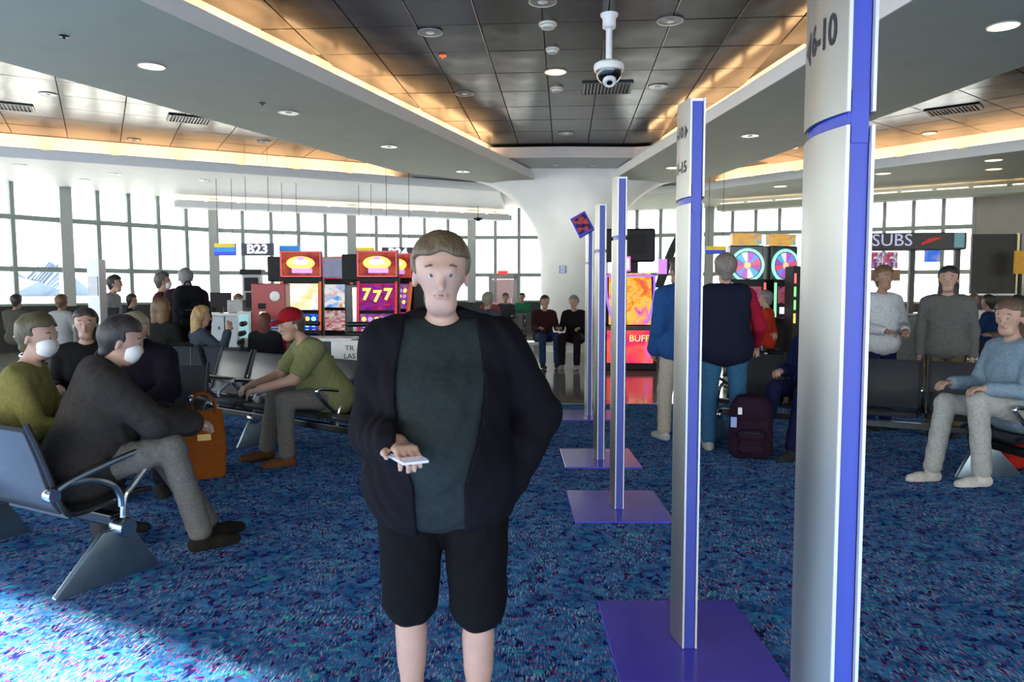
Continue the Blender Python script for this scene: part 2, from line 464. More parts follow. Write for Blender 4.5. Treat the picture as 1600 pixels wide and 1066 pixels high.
for i in range(8):
    a = Vector(W[i]); c = Vector(W[i + 1]); d = (c - a).normalized(); nn = Vector((-d.y, d.x))
    if i == 4:
        a2 = a + d * 1.55
        b.prism([(p.x, p.y) for p in (a, a + d * .55, a + d * .55 + nn * .14, a + nn * .14)], 0, 1.13)
        b.prism([(p.x, p.y) for p in (a2, c, c + nn * .14, a2 + nn * .14)], 0, 1.13)
    else:
        b.prism([(p.x, p.y) for p in (a, c, c + nn * .14, a + nn * .14)], 0, 1.13)
tag(b.build('wall_back', wall_dark), 'low dark wall under the windows', kind='structure')
for i in range(8):
    a = Vector(W[i]); c = Vector(W[i + 1]); d = (c - a); Lw = d.length; d.normalize(); nn = Vector((-d.y, d.x))
    w = empty('window_%d' % (i + 1), (a.x, a.y, 0), math.atan2(d.y, d.x))
    w['label'] = ['tall gridded window at the far left edge', 'tall gridded window beyond the white pillar', 'tall gridded window behind the gate sign', 'tall gridded window behind the left slot machines',
                  'tall gridded window with the door beside the column', 'tall gridded window right behind the column', 'tall gridded window behind the wheel slot machines', 'tall gridded window behind the food stand'][i]
    w['kind'] = 'structure'
    npn = 5 if i else 8
    step = Lw / npn
    def lean(z): return .06 + LEAN * (z - 1.15) / 1.0 * .35
    for k in range(npn + 1):
        thick = .28 if k == 0 else .10
        if k == npn and i < 7: continue
        MB().bar((k * step, lean(1.1), 1.1), (k * step, lean(4.25), 4.25), thick, .16 if k else .3, up=(0, 1, 0)).build('mullion', mullion_mat if k else M('window_post_paint', (.42, .44, .41), .5, var=.05), w)
    for z in ZR[:3]:
        MB().box((Lw / 2, lean(z), z), (Lw, .13, .12 if z > 1.2 else .06)).build('rail', mullion_mat, w)
    for k in range(npn):
        for j in range(3):
            z0, z1 = ZR[j] + .04, ZR[j + 1] - .04
            MB().bar((k * step + step / 2, lean(z0), z0), (k * step + step / 2, lean(z1), z1), step - .07, .012, up=(0, 1, 0)).build('pane', glass, w)
# glass door
a = Vector(W[4]); d = (Vector(W[5]) - a).normalized()
dp = a + d * 1.05
dr = empty('door_1', (dp.x, dp.y, 0), math.atan2(d.y, d.x)); dr['kind'] = 'structure'; dr['label'] = 'glazed grey exit door beside the column'
fm = M('door_frame_grey', (.33, .34, .34), .45, .3)
b = MB(); b.box((-.42, 0, 1.0), (.12, .12, 2.0)); b.box((.42, 0, 1.0), (.12, .12, 2.0)); b.box((0, 0, 1.94), (.96, .12, .12)); b.box((0, 0, .2), (.8, .08, .4))
b.build('door_frame', fm, dr)
MB().box((0, .0, 1.12), (.72, .012, 1.5)).build('pane', M('pink_tinted_pane', (.85, .52, .52), .3, emit=(1, .62, .62), estr=.0), dr)
MB().tube([(.3, -.08, .95), (.3, -.08, 1.25)], .014).build('door_handle', chrome, dr)
b = MB(); b.box((0, -.1, 2.1), (.34, .05, .12))
ex = empty('exit_sign', (dp.x, dp.y, 0), math.atan2(d.y, d.x)); tag(ex, 'small red lit sign above the glazed door', 'sign')
b.build('sign_box', M('exit_red', (.5, .02, .02), .4, emit=(1, .05, .05), estr=.8), ex)
MB().box((0, -.03, 2.1), (.06, .12, .05)).build('bracket', dark_metal, ex)
# right hand wall pieces
wr = M('wall_taupe', (.36, .34, .29), .6, var=.04, scale=2)
b = MB(); b.prism([(12.75, 20.9), (18, 18.6), (18.1, 18.9), (12.85, 21.2)], 0, 4.4); b.prism([(17, -14), (17.2, -14), (17.2, 19), (17, 19)], 0, 4.4)
tag(b.build('wall_right', wr), 'taupe plaster wall at the right end of the hall', kind='structure')
# ------------------------------------------------------------------ boarding posts
def brushed(name, col, rough, sx, sy, sz):
    m, nt, P, N, L = nodes(name)
    tc = N.new('ShaderNodeTexCoord'); mp = N.new('ShaderNodeMapping'); mp.inputs['Scale'].default_value = (sx, sy, sz)
    L.new(tc.outputs['Object'], mp.inputs[0])
    nz = N.new('ShaderNodeTexNoise'); nz.inputs['Scale'].default_value = 6; nz.inputs['Detail'].default_value = 6
    L.new(mp.outputs[0], nz.inputs['Vector'])
    r = N.new('ShaderNodeMapRange'); r.inputs[3].default_value = rough - .03; r.inputs[4].default_value = rough + .04
    L.new(nz.outputs[0], r.inputs[0]); L.new(r.outputs[0], P.inputs['Roughness'])
    P.inputs['Base Color'].default_value = tuple(col) + (1,); P.inputs['Metallic'].default_value = 1.0
    return m
steel = brushed('brushed_steel', (.40, .41, .39), .42, 30, 30, 1.2)
post_blue = M('post_blue_lacquer', (.028, .050, .33), .4, var=.04, scale=3)
plate_blue = M('plate_blue_lacquer', (.09, .07, .60), .2, var=.06, scale=4, spec=.35)
edge_white = M('panel_edge', (.60, .60, .62), .35, .3, var=.02)
ink = M('black_ink', (.008, .006, .012), .5, var=.1)
PD, W0, W1 = .23, .030, .050
def psurf(s, side, out=0.0):
    return side * (W0 + (W1 - W0) * math.sin(math.pi * s) + out), -PD / 2 + PD * s
def panel(side, z0, z1, t0=.0, t1=1.0, n=14):
    vs = []; fs = []
    for i in range(n + 1):
        s = t0 + (t1 - t0) * i / n
        x, y = psurf(s, side); xi, yi = psurf(s, side, -.006)
        vs += [(x, y, z0), (x, y, z1), (xi, yi, z0), (xi, yi, z1)]
    for i in range(n):
        a = 4 * i; e = a + 4
        fs += [(a, e, e + 1, a + 1), (a + 2, a + 3, e + 3, e + 2), (a + 1, e + 1, e + 3, a + 3), (a, a + 2, e + 2, e)]
    fs += [(0, 1, 3, 2), (4 * n, 4 * n + 2, 4 * n + 3, 4 * n + 1)]
    return MB().add(vs, fs)
def wrap_text(s, size, zc, s_end, parent, sx=1.0, side=-1):
    """print on the curved side panel; right end of the line near the front edge"""
    me = text_mesh(s, size, 0.0, 'RIGHT', .0022)
    bm = bmesh.new(); bm.from_mesh(me); bmesh.ops.triangulate(bm, faces=bm.faces); bmesh.ops.subdivide_edges(bm, edges=bm.edges, cuts=1, use_grid_fill=False)
    for v in bm.verts:
        sp = s_end + (-v.co.x * sx) / PD
        x, y = psurf(max(0, min(1, sp)), side, .0012)
        v.co = Vector((x, y, zc + v.co.y))
    bm.to_mesh(me); bm.free(); me.materials.clear(); me.materials.append(ink)
    return link('lettering', me, parent)
def arrow(zc, s0, s1, h, parent, side=-1):
    vs = []
    for s, z in ((s0, zc), (s1, zc + h / 2), (s1, zc - h / 2)):
        x, y = psurf(s, side, .0012); vs.append((x, y, z))
    for s, z in ((s0, zc), (s1, zc + h / 2), (s1, zc - h / 2)):
        x, y = psurf(s, side, .0004); vs.append((x, y, z))
    return MB().add(vs, [(0, 1, 2), (5, 4, 3), (0, 3, 4, 1), (1, 4, 5, 2), (2, 5, 3, 0)]).build('arrow', ink, parent)
def post(x, yf, top, gap, label, k=1.0):
    t = empty('boarding_post', (x, yf + PD / 2 * k, 0)); tag(t, label, 'post', 'blue and steel boarding lane posts'); t.scale = (k, k, 1)
    MB().box((0, 0, .006 + .004), (.65 / k, .76 / k, .012)).build('base_plate', plate_blue, t, bevel=.003, seg=1)
    b = MB(); b.box((0, 0, (top + .016) / 2), (.044, PD - .012, top - .016)).build('core', post_blue, t, bevel=.002, seg=1)
    # collar that shows in the gap between the panels
    n = 12; pr = [psurf(i / n, -1, -.012) for i in range(n + 1)] + [psurf(1 - i / n, 1, -.012) for i in range(n + 1)]
    MB().prism(pr[::1], gap - .05, gap + .06).build('collar', post_blue, t)
    for side in (-1, 1):
        panel(side, .02, gap - .014).build('lower_panel', steel, t, smooth=True)
        panel(side, gap + .014, top).build('upper_panel', steel, t, smooth=True)
        for za, zb in ((.02, gap - .014), (gap + .014, top)):
            MB().box((side * (W0 - .0035), -PD / 2 + .001, (za + zb) / 2), (.007, .012, zb - za)).build('edge_trim', edge_white, t)
    MB().prism([psurf(i / n, -1, -.008) for i in range(n + 1)] + [psurf(1 - i / n, 1, -.008) for i in range(n + 1)], top - .012, top - .002).build('top_cap', white_plastic, t)
    return t
p1 = post(.730, 1.61, 2.30, 1.86, 'nearest steel and blue boarding post, its panel printed 6-10')
wrap_text('6-10', .092, 2.055, .15, p1, .66)
arrow(2.05, .88, .68, .075, p1)
p2 = post(.735, 3.04, 2.26, 1.86, 'second boarding post from the right, with 10 and 15 printed on it')
wrap_text('6-10', .062, 2.135, .23, p2, .9); arrow(2.135, .07, .17, .055, p2)
wrap_text('11-15', .062, 1.995, .09, p2, .9)
p3 = post(.728, 5.04, 2.25, 1.85, 'third boarding post, standing on a plate before the buffalo slot machine')
p4 = post(.775, 6.53, 2.24, 1.84, 'fourth boarding post, second furthest of the row')
p5 = post(.915, 8.86, 2.22, 1.82, 'furthest boarding post, with a tilted screen at its top', k=.92)
tag(p5, None)
b = MB(); R5 = Matrix.Rotation(math.radians(-28), 3, 'Y') @ Matrix.Rotation(math.radians(-20), 3, 'X')
b.box((-.11, -.16, 2.26), (.21, .05, .26), R5)
mon = b.build('monitor', M('monitor_blue_case', (.05, .06, .5), .3), p5, bevel=.008)
c = Vector((-.11, -.16, 2.26)) + R5 @ Vector((0, -.027, 0))
MB().box(c, (.17, .006, .21), R5).build('screen', screen_mat('small_monitor_picture', [(.02, .01, .08), (.1, .03, .15), (.5, .08, .06), (.05, .02, .1)], 4, .8), mon)
MB().tube([(0, 0, 2.2), (-.03, -.05, 2.32), (-.1, -.14, 2.28)], .014).build('bracket', chrome, p5)

# ------------------------------------------------------------------ ceiling fittings
trim_m = M('downlight_trim', (.55, .55, .54), .35, .4)
refl_m = M('downlight_reflector', (.20, .20, .21), .22, 1.0)  # dark metal stands in for the shade of a recess
lamp_cool = M('lamp_dim', (.55, .55, .56), .3, .6, emit=(1, .96, .9), estr=.12)
lamp_warm = M('lamp_warm', (.9, .7, .5), .4, emit=(1, .70, .38), estr=2.2)
DL = {}
def downlight(x, y, z, warm, label, group, r=.115):
    p = at(x, y, z)
    key = (warm, r)
    if key not in DL:
        t = empty('downlight', p)
        b = MB(); b.lathe([(r * 1.0, 0), (r * 1.09, -.003), (r * 1.10, -.010), (r * 1.0, -.012)], n=28, caps=False)
        b.lathe([(r * 1.0, -.012), (r * .985, -.002)], n=28, caps=False)
        b.build('trim_ring', trim_m, t, smooth=True)
        MB().lathe([(r * .99, -.008), (r * .9, -.004), (r * .5, -.0025)], n=28).build('reflector', lamp_warm if warm else refl_m, t, smooth=True)
        MB().lathe([(r * .40, -.004), (r * .34, -.012), (r * .2, -.018), (.0001, -.02)], n=16).build('bulb', lamp_warm if warm else lamp_cool, t, smooth=True)
        DL[key] = t
    else:
        t = copy_tree(DL[key])
    t.location = p
    tag(t, label, 'light', group)
    return t
for x, y, wm, lb in [(237, 103, 1, 'glowing round downlight in the grey beam at upper left'), (451, 176, 0, 'second round downlight from the left along the left grey beam'),
                 (608, 229, 0, 'third round downlight along the left grey beam'), (723, 268, 0, 'furthest round downlight on the left grey beam, near the column'),
                 (1568, 40, 1, 'large glowing downlight at the upper right corner'), (1172, 212, 0, 'unlit downlight on the right grey beam beside the second post'),
                 (1052, 262, 1, 'glowing downlight seen beside the second post')]:
    downlight(x, y, Z_S, wm, lb, None, .14)
for x, y, lb in [(672, 50, 'chrome downlight just above the red indicator lamp'), (726, 146, 'chrome downlight below the red indicator lamp'), (848, 2, 'chrome downlight cut by the top edge of the picture'), (1047, 32, 'chrome downlight right of the dome camera pole'), (1028, 135, 'chrome downlight right of the vent behind the dome camera'), (885, 208, 'furthest chrome downlight among the central tiles')]:
    downlight(x, y, Z_T, 0, lb, 'central bay downlights', .14)
downlight(868, 112, Z_T, 1, 'the one glowing downlight among the central tiles', None, .15)
for x, y, lb in [(75, 147, 'small downlight nearest the left edge among the reflecting tiles'), (209, 218, 'small downlight below the vent of the left bay'), (440, 245, 'small downlight nearest the far ledge of the left bay'), (412, 221, 'lower of two close downlights beside the left beam'), (421, 210, 'upper of two close downlights beside the left beam')]:
    downlight(x, y, Z_T, 0, lb, 'left bay downlights', .12)
for x, y, lb in [(1452, 208, 'glowing downlight among the right tiles, right of the nearest post'), (1237, 231, 'glowing downlight among the right tiles, left of the nearest post')]:
    downlight(x, y, Z_T, 1, lb, 'right bay downlights', .13)
for x, y, lb in [(1553, 250, 'upper of two glowing downlights at the far right soffit'), (1553, 264, 'lower of two glowing downlights at the far right soffit'), (1380, 271, 'glowing soffit downlight just right of the nearest post'), (1219, 291, 'glowing soffit downlight just left of the nearest post')]:
    downlight(x, y, Z_S, 1, lb, 'far right soffit downlights', .15)
for x, y, lb in [(30, 258, 'small pale soffit downlight at the left edge'), (180, 272, 'small pale soffit downlight third from the left edge'), (320, 282, 'small pale soffit downlight above the yellow and blue sign'), (130, 281, 'small pale soffit downlight closest to the left windows')]:
    downlight(x, y, Z_S, 0, lb, 'left window soffit downlights', .13)
cream = M('detector_cream', (.72, .68, .55), .4, var=.03)
for i, (x, y, lb) in enumerate([(856, 41, 'cream smoke detector nearest the top edge'), (863, 80, 'middle one of the three cream smoke detectors'), (870, 141, 'furthest of the three cream smoke detectors')]):
    p = at(x, y, Z_T - .03); t = empty('smoke_detector', (p.x, p.y, Z_T)); tag(t, lb, 'detector', 'smoke detectors on the central tiles')
    r = .085 if i != 1 else .07
    MB().lathe([(r * 1.25, .0), (r * 1.25, -.022), (r, -.03)], n=24).build('base', cream, t, smooth=True)
    MB().lathe([(r, -.03), (r * .92, -.055), (r * .5, -.064), (.0001, -.065)], n=24).build('cover', cream, t, smooth=True)
for x, y, a, wv, lv, lb in [(948, 138, math.radians(-4), .74, .62, 'louvred air vent behind the dome camera'), (8, 166, .5, .8, .5, 'louvred air vent at the left edge'), (297, 187, .5, .72, .55, 'louvred air vent in the left tiled bay'), (1490, 172, -.7, .8, .5, 'dark louvred air vent in the right bay')]:
    p = at(x, y, Z_T - .01); t = empty('air_vent', (p.x, p.y, Z_T - .012), a); tag(t, lb, 'vent')
    b = MB(); b.box((0, lv / 2, 0), (wv, .03, .02)); b.box((0, -lv / 2, 0), (wv, .03, .02)); b.box((wv / 2, 0, 0), (.03, lv, .02)); b.box((-wv / 2, 0, 0), (.03, lv, .02))
    b.build('frame', dark_metal, t)
    MB().box((0, 0, .008), (wv, lv, .004)).build('backing', black_plastic, t)
    n = 14; sl = MB().box((0, 0, 0), (.018, lv - .03, .014), Matrix.Rotation(.5, 3, 'Y')).mesh('slat'); sl.materials.append(M('vent_slat', (.12, .12, .13), .4, .6))
    for k in range(n): link('slat', sl, t, (-wv / 2 + wv * (k + .5) / n, 0, -.004))
# lamps added to brighten the column, set in the soffit before it
for x, y, lb in [(868, 258, 'left one of two small lamps added in the soffit to brighten the column'), (925, 258, 'right one of two small lamps added in the soffit to brighten the column')]:
    t = downlight(x, y, 4.33, 0, lb, None, .11)
    ld = bpy.data.lights.new('added_column_fill', 'SPOT'); ld.energy = 10; ld.spot_size = 1.25; ld.spot_blend = 1.0; ld.color = (1, .95, .85); ld.shadow_soft_size = .08
    lo = bpy.data.objects.new('added_column_fill', ld); COL.objects.link(lo); lo.parent = t; lo.location = (0, 0, -.05); lo.rotation_euler = (.42, 0, 0)
# small ceiling speck devices
for x, y, z, lb in [(100, 56, Z_S, 'tiny dark sprinkler plate in the left grey beam'), (410, 161, Z_S, 'tiny sprinkler plate beside the second downlight'), (692, 87, Z_T, 'tiny red indicator lamp among the central tiles')]:
    p = at(x, y, z); t = empty('sprinkler', p); tag(t, lb, 'sprinkler')
    red = x == 692
    mm_ = M('red_indicator', (.4, .05, .02), .4, emit=(1, .12, .03), estr=1.2) if red else dark_metal
    MB().lathe([(.05, 0), (.05, -.006), (.03, -.012)], n=16).build('plate', mm_, t, smooth=True)
    MB().lathe([(.012, -.012), (.016, -.03), (.0001, -.034)], n=10).build('nozzle', mm_, t, smooth=True)
# dome camera
pc = at(952, 22, Z_T); t = empty('dome_camera', (pc.x, pc.y, Z_T)); tag(t, 'white dome security camera on a short pole under the tiles', 'camera')
wp = M('camera_white', (.80, .80, .76), .35, var=.02)
MB().lathe([(.10, 0), (.10, -.02), (.075, -.05), (.075, -.15), (.05, -.17)], n=24).build('mount', wp, t, smooth=True)
MB().lathe([(.036, -.16), (.036, -.52)], n=16).build('pole', wp, t, smooth=True)
MB().lathe([(.04, -.50), (.12, -.525), (.165, -.555), (.172, -.59), (.165, -.625), (.15, -.635)], n=32).build('housing', wp, t, smooth=True)
MB().lathe([(.150, -.632), (.142, -.69), (.105, -.74), (.06, -.765), (.0001, -.77)], n=32).build('dome', M('dome_black', (.006, .006, .008), .08, coat=.5), t, smooth=True)
dm = MB(); c0 = Vector((0, -.05, -.73)); ax = Vector((0, -.55, -.83))
dm.lathe([(.075, 0), (.07, .035), (.058, .045), (.05, .04)], c0 + ax * .02, n=24, mat=rot_to(ax)); bl = dm.build('lens_ring', wp, t, smooth=True)
MB().lathe([(.052, 0), (.03, .018), (.0001, .024)], c0 + ax * .045, n=20, mat=rot_to(ax)).build('lens', M('lens_glass', (.004, .004, .006), .05), bl, smooth=True)
# ------------------------------------------------------------------ people: continuous surfaces grown round a posed skeleton
def surfnet(Fd, o, h):
    s = Fd < 0
    nx, ny, nz = Fd.shape
    cnt = np.zeros((nx - 1, ny - 1, nz - 1), np.int8)
    for i in (0, 1):
        for j in (0, 1):
            for k in (0, 1): cnt += s[i:nx - 1 + i, j:ny - 1 + j, k:nz - 1 + k]
    act = (cnt > 0) & (cnt < 8)
    idx = np.full(act.shape, -1, np.int64); ii = np.argwhere(act); idx[act] = np.arange(len(ii))
    acc = np.zeros((len(ii), 3)); num = np.zeros(len(ii))
    C = [(i, j, k) for i in (0, 1) for j in (0, 1) for k in (0, 1)]
    vals = {c: Fd[ii[:, 0] + c[0], ii[:, 1] + c[1], ii[:, 2] + c[2]] for c in C}
    for c in C:
        for ax in range(3):
            if c[ax] == 0:
                d = list(c); d[ax] = 1; d = tuple(d)
                a, b_ = vals[c], vals[d]; m = (a < 0) != (b_ < 0)
                t = np.where(m, a / np.where(m, a - b_, 1), 0)
                p = np.array(c, float)[None, :].repeat(len(ii), 0); p[:, ax] += t
                acc[m] += p[m]; num[m] += 1
    V = (ii + acc / np.maximum(num, 1)[:, None]) * h + o
    Q = []
    for ax in range(3):
        sl0 = [slice(1, -1)] * 3; sl1 = [slice(1, -1)] * 3
        sl0[ax] = slice(0, -1); sl1[ax] = slice(1, None)
        a = s[tuple(sl0)]; b_ = s[tuple(sl1)]; e = np.argwhere(a != b_)
        if not len(e): continue
        sg = a[tuple(e.T)]
        e = e.copy()
        u, v = [(1, 2), (2, 0), (0, 1)][ax]
        e[:, u] += 1; e[:, v] += 1
        def cell(du, dv):
            q = e.copy(); q[:, u] += du; q[:, v] += dv
            return idx[q[:, 0], q[:, 1], q[:, 2]]
        q = np.stack([cell(-1, -1), cell(0, -1), cell(0, 0), cell(-1, 0)], 1)
        q[~sg] = q[~sg][:, ::-1]
        Q.append(q)
    Q = np.concatenate(Q) if Q else np.zeros((0, 4), np.int64)
    Q = Q[(Q >= 0).all(1)]
    return V, Q
def mesh_from(V, Q, name, mat):
    me = bpy.data.meshes.new(name)
    me.vertices.add(len(V)); me.vertices.foreach_set('co', V.astype(np.float32).ravel())
    me.loops.add(len(Q) * 4); me.loops.foreach_set('vertex_index', Q.astype(np.int32).ravel())
    me.polygons.add(len(Q)); me.polygons.foreach_set('loop_start', np.arange(0, len(Q) * 4, 4, dtype=np.int32))
    try: me.polygons.foreach_set('loop_total', np.full(len(Q), 4, np.int32))
    except Exception: pass
    me.polygons.foreach_set('use_smooth', np.ones(len(Q), bool))
    me.update(calc_edges=True); me.validate()
    me.materials.append(mat)
    return me
def grow(prims, h, k=.04, off=0.0, cut=None, name='body', mat=None, parent=None, wrinkle=0.0, seed=0):
    """prims: (a, b, ra, rb[, k]) round cones; smooth union; cut(P)->field to keep where negative"""
    A = np.array([p[0] for p in prims]); B = np.array([p[1] for p in prims])
    R = np.array([max(p[2], p[3]) for p in prims]) + off
    lo = np.minimum(A, B).min(0) - R.max() - 3 * h; hi = np.maximum(A, B).max(0) + R.max() + 3 * h
    lo2 = (np.minimum(A, B) - R[:, None]).min(0) - 3 * h; hi2 = (np.maximum(A, B) + R[:, None]).max(0) + 3 * h
    lo, hi = lo2, hi2
    n = np.ceil((hi - lo) / h).astype(int) + 1
    Fd = np.full(tuple(n), .3, np.float32)
    g = [lo[i] + h * np.arange(n[i]) for i in range(3)]
    for p in prims:
        a = np.array(p[0]); b_ = np.array(p[1]); ra, rb = p[2] + off, p[3] + off; kk = p[4] if len(p) > 4 else k
        m = max(ra, rb) + kk + 2 * h
        i0 = np.maximum(((np.minimum(a, b_) - m - lo) / h).astype(int), 0); i1 = np.minimum(((np.maximum(a, b_) + m - lo) / h).astype(int) + 2, n)
        X = g[0][i0[0]:i1[0], None, None] - a[0]; Y = g[1][None, i0[1]:i1[1], None] - a[1]; Z = g[2][None, None, i0[2]:i1[2]] - a[2]
        d = b_ - a; L2 = float(d @ d)
        if L2 > 1e-10:
            t = np.clip((X * d[0] + Y * d[1] + Z * d[2]) / L2, 0, 1)
            D = np.sqrt((X - t * d[0]) ** 2 + (Y - t * d[1]) ** 2 + (Z - t * d[2]) ** 2) - (ra + t * (rb - ra))
        else:
            D = np.sqrt(X * X + Y * Y + Z * Z) - ra
        S = Fd[i0[0]:i1[0], i0[1]:i1[1], i0[2]:i1[2]]
        hh = np.maximum(kk - np.abs(S - D), 0) / kk
        S[...] = np.minimum(S, D) - hh * hh * kk * .25
    if wrinkle or cut is not None:
        Pm = np.meshgrid(*g, indexing='ij', sparse=True)
        if wrinkle:
            Fd += wrinkle * (np.sin(Pm[2] * 46 + 5 * np.sin(Pm[0] * 17 + seed) + 4 * np.sin(Pm[1] * 19)) + .6 * np.sin(Pm[0] * 61 + Pm[2] * 37 + seed) * np.sin(Pm[1] * 53))
        if cut is not None: Fd = np.maximum(Fd, cut(Pm))
    Fd[0] = Fd[-1] = .1; Fd[:, 0] = Fd[:, -1] = .1; Fd[:, :, 0] = Fd[:, :, -1] = .1
    V, Q = surfnet(Fd, lo, h)
    return link(name, mesh_from(V, Q, name, mat), parent)

def cloth(col, kind='knit'):
    key = 'cloth_%s_%02x%02x%02x' % (kind, *[int(255 * min(1, c)) for c in col])
    return M(key, col, .88, var=.16, scale=55, bump=.12, spec=.08)
SKIN = {'fair': M('skin_fair', (.42, .255, .19), .5, var=.06, scale=20), 'tan': M('skin_tan', (.30, .165, .115), .5, var=.06, scale=20), 'brown': M('skin_brown', (.16, .075, .05), .5, var=.06, scale=20)}
def hairm(col): return M('hair_%02x%02x%02x' % tuple(int(255 * c) for c in col), col, .55, var=.35, scale=90, bump=.5, stretch=(1, 1, .2))
eye_w = M('eye_white', (.48, .47, .45), .35); eye_d = M('eye_dark', (.02, .012, .01), .15); lipm = M('lips', (.28, .12, .10), .5)

def nrm(v): v = np.array(v, float); return v / np.linalg.norm(v)
def person(loc, face, label, pose='stand', H=1.72, girth=1.0, lean=0.0, turn=0.0, arms=None, legs=None, top=(.1, .1, .1), bottom=(.05, .05, .08), shoes=(.03, .03, .03),
           hair=(.06, .04, .03), hairstyle='short', skin='fair', h=.012, sleeves='long', shorts=False, head=(0, 0), seat=.47, jacket=None, group=None, mask=False, cap=None,
           sleeve_col=None, hood=None, detail=True, wide=1.0, name='person', vest=None):
    """face: heading; arms: per side ((f,out,z) upper arm dir, forearm dir); legs: per side (thigh dir, shin dir)"""
    s = H / 1.72
    Fv = np.array([face[0], face[1], 0.0]); Fv /= np.linalg.norm(Fv); Lv = np.array([-Fv[1], Fv[0], 0.0]); Up = np.array([0, 0, 1.0])
    root = empty(name, loc); tag(root, label, 'person', group)
    def G(v): return Fv * v[0] + Lv * v[1] + Up * v[2]
    a = math.radians(lean); tu = G((math.sin(a), 0, math.cos(a))); tf = G((math.cos(a), 0, -math.sin(a)))
    if turn:
        c_, s_ = math.cos(math.radians(turn)), math.sin(math.radians(turn)); tf, tl = tf * c_ + Lv * s_, Lv * c_ - tf * s_
    else: tl = Lv
    hip_z = .90 * s if pose == 'stand' else seat + .09
    gx = girth
    if pose == 'stand':
        legs = legs or (((0, .02, -1), (-.03, .0, -1)), ((0, .02, -1), (-.03, .0, -1)))
        arms = arms or (((.0, .16, -1), (.25, .0, -1)), ((.0, .16, -1), (.25, .0, -1)))
    else:
        legs = legs or (((1, .12, .06), (.05, 0, -1)), ((1, .12, .06), (.05, 0, -1)))
        arms = arms or (((.35, .15, -.9), (.95, -.2, .05)), ((.35, .15, -.9), (.95, -.2, .05)))
    if pose == 'stand': hip_z = .085 * s + max(.42 * -nrm(q[0])[2] + .41 * -nrm(q[1])[2] for q in legs) * s
    pel = G((0, 0, hip_z + .03))
    T = lambda f, l, u: pel + (tf * f + tl * l + tu * u) * s
    torso = [(T(0, -.07, .0), T(0, .07, .0), .122 * gx * s, .122 * gx * s), (T(.01 * gx, -.05, .12), T(.01 * gx, .05, .12), .112 * gx * s, .112 * gx * s),
             (T(.01, -.075, .27), T(.01, .075, .27), .112 * (.4 + .6 * gx) * s, .112 * (.4 + .6 * gx) * s), (T(-.01, -.12 * wide, .41), T(-.01, .12 * wide, .41), .083 * s, .083 * s),
             (T(0, 0, .10), T(0, 0, .36), .11 * gx * s, .10 * s)]
    if gx > 1.15: torso.append((T(.07 * gx, 0, .10), T(.05 * gx, 0, .22), .12 * gx * s, .11 * gx * s))
    neck = [(T(-.005, 0, .46), T(.02, 0, .57), .050 * s, .044 * s)]
    # head frame
    hy, hp = math.radians(head[0]), math.radians(head[1])
    hf0 = Fv * math.cos(hy) + Lv * math.sin(hy); hl = -Fv * math.sin(hy) + Lv * math.cos(hy)
    hf = hf0 * math.cos(hp) - Up * math.sin(hp); hu = hf0 * math.sin(hp) + Up * math.cos(hp)
    hc = T(.03, 0, .640)
    hs = s * .98
    Hd = lambda f, l, u: hc + (hf * f + hl * l + hu * u) * hs
    headp = [(Hd(-.018, 0, .035), Hd(-.005, 0, .045), .088 * hs, .086 * hs), (Hd(.02, 0, .0), Hd(.028, 0, -.07), .072 * hs, .048 * hs), (Hd(.045, -.018, -.085), Hd(.045, .018, -.085), .03 * hs, .03 * hs)]
    if h < .02:
        headp += [(Hd(.088, 0, .012), Hd(.104, 0, -.026), .009 * hs, .0125 * hs, .016), (Hd(-.005, .084, .01), Hd(-.012, .088, -.025), .012 * hs, .010 * hs, .01), (Hd(-.005, -.084, .01), Hd(-.012, -.088, -.025), .012 * hs, .010 * hs, .01),
                  (Hd(.076, -.03, .03), Hd(.076, .03, .03), .014 * hs, .014 * hs, .02), (Hd(.084, -.014, -.052), Hd(.084, .014, -.052), .007 * hs, .007 * hs, .012)]
    limb_arm = []; up_arm = []; fore = []; hand = []; leg_th = []; leg_sh = []; feet = []; tips = []
    for i, sd in enumerate((1, -1)):
        sh_ = T(-.01, sd * .185 * wide, .415)
        d1 = nrm(arms[i][0]); d2 = nrm(arms[i][1])
        el = sh_ + G((d1[0], d1[1] * sd, d1[2])) * .29 * s
        fw = G((d2[0], d2[1] * sd, d2[2])); wr_ = el + fw * .245 * s
        up_arm.append((sh_, el, .058 * (.5 + .5 * gx) * s, .045 * s)); fore.append((el, wr_, .043 * s, .030 * s))
        # hand: palm, four fingers, thumb
        side_v = np.cross(fw, Up); nl = np.linalg.norm(side_v); side_v = side_v / nl if nl > .2 else Fv.copy()
        if abs(fw[2]) > .8: side_v = Fv * 1.0; side_v -= fw * (side_v @ fw); side_v /= np.linalg.norm(side_v)
        nv_ = np.cross(fw, side_v); nv_ /= np.linalg.norm(nv_)
        if nv_ @ Lv * sd > 0 and abs(fw[2]) > .8: nv_ = -nv_
        if nv_[2] > 0 and abs(fw[2]) <= .8: nv_ = -nv_
        k0 = wr_ + fw * .02 * s; k1 = wr_ + fw * .085 * s
        hand += [(wr_, k0, .028 * s, .028 * s, .02)]
        for q in (-1, -.33, .33, 1):
            hand.append((k0 + side_v * q * .012 * s, k1 + side_v * q * .026 * s, .016 * s, .013 * s, .012))
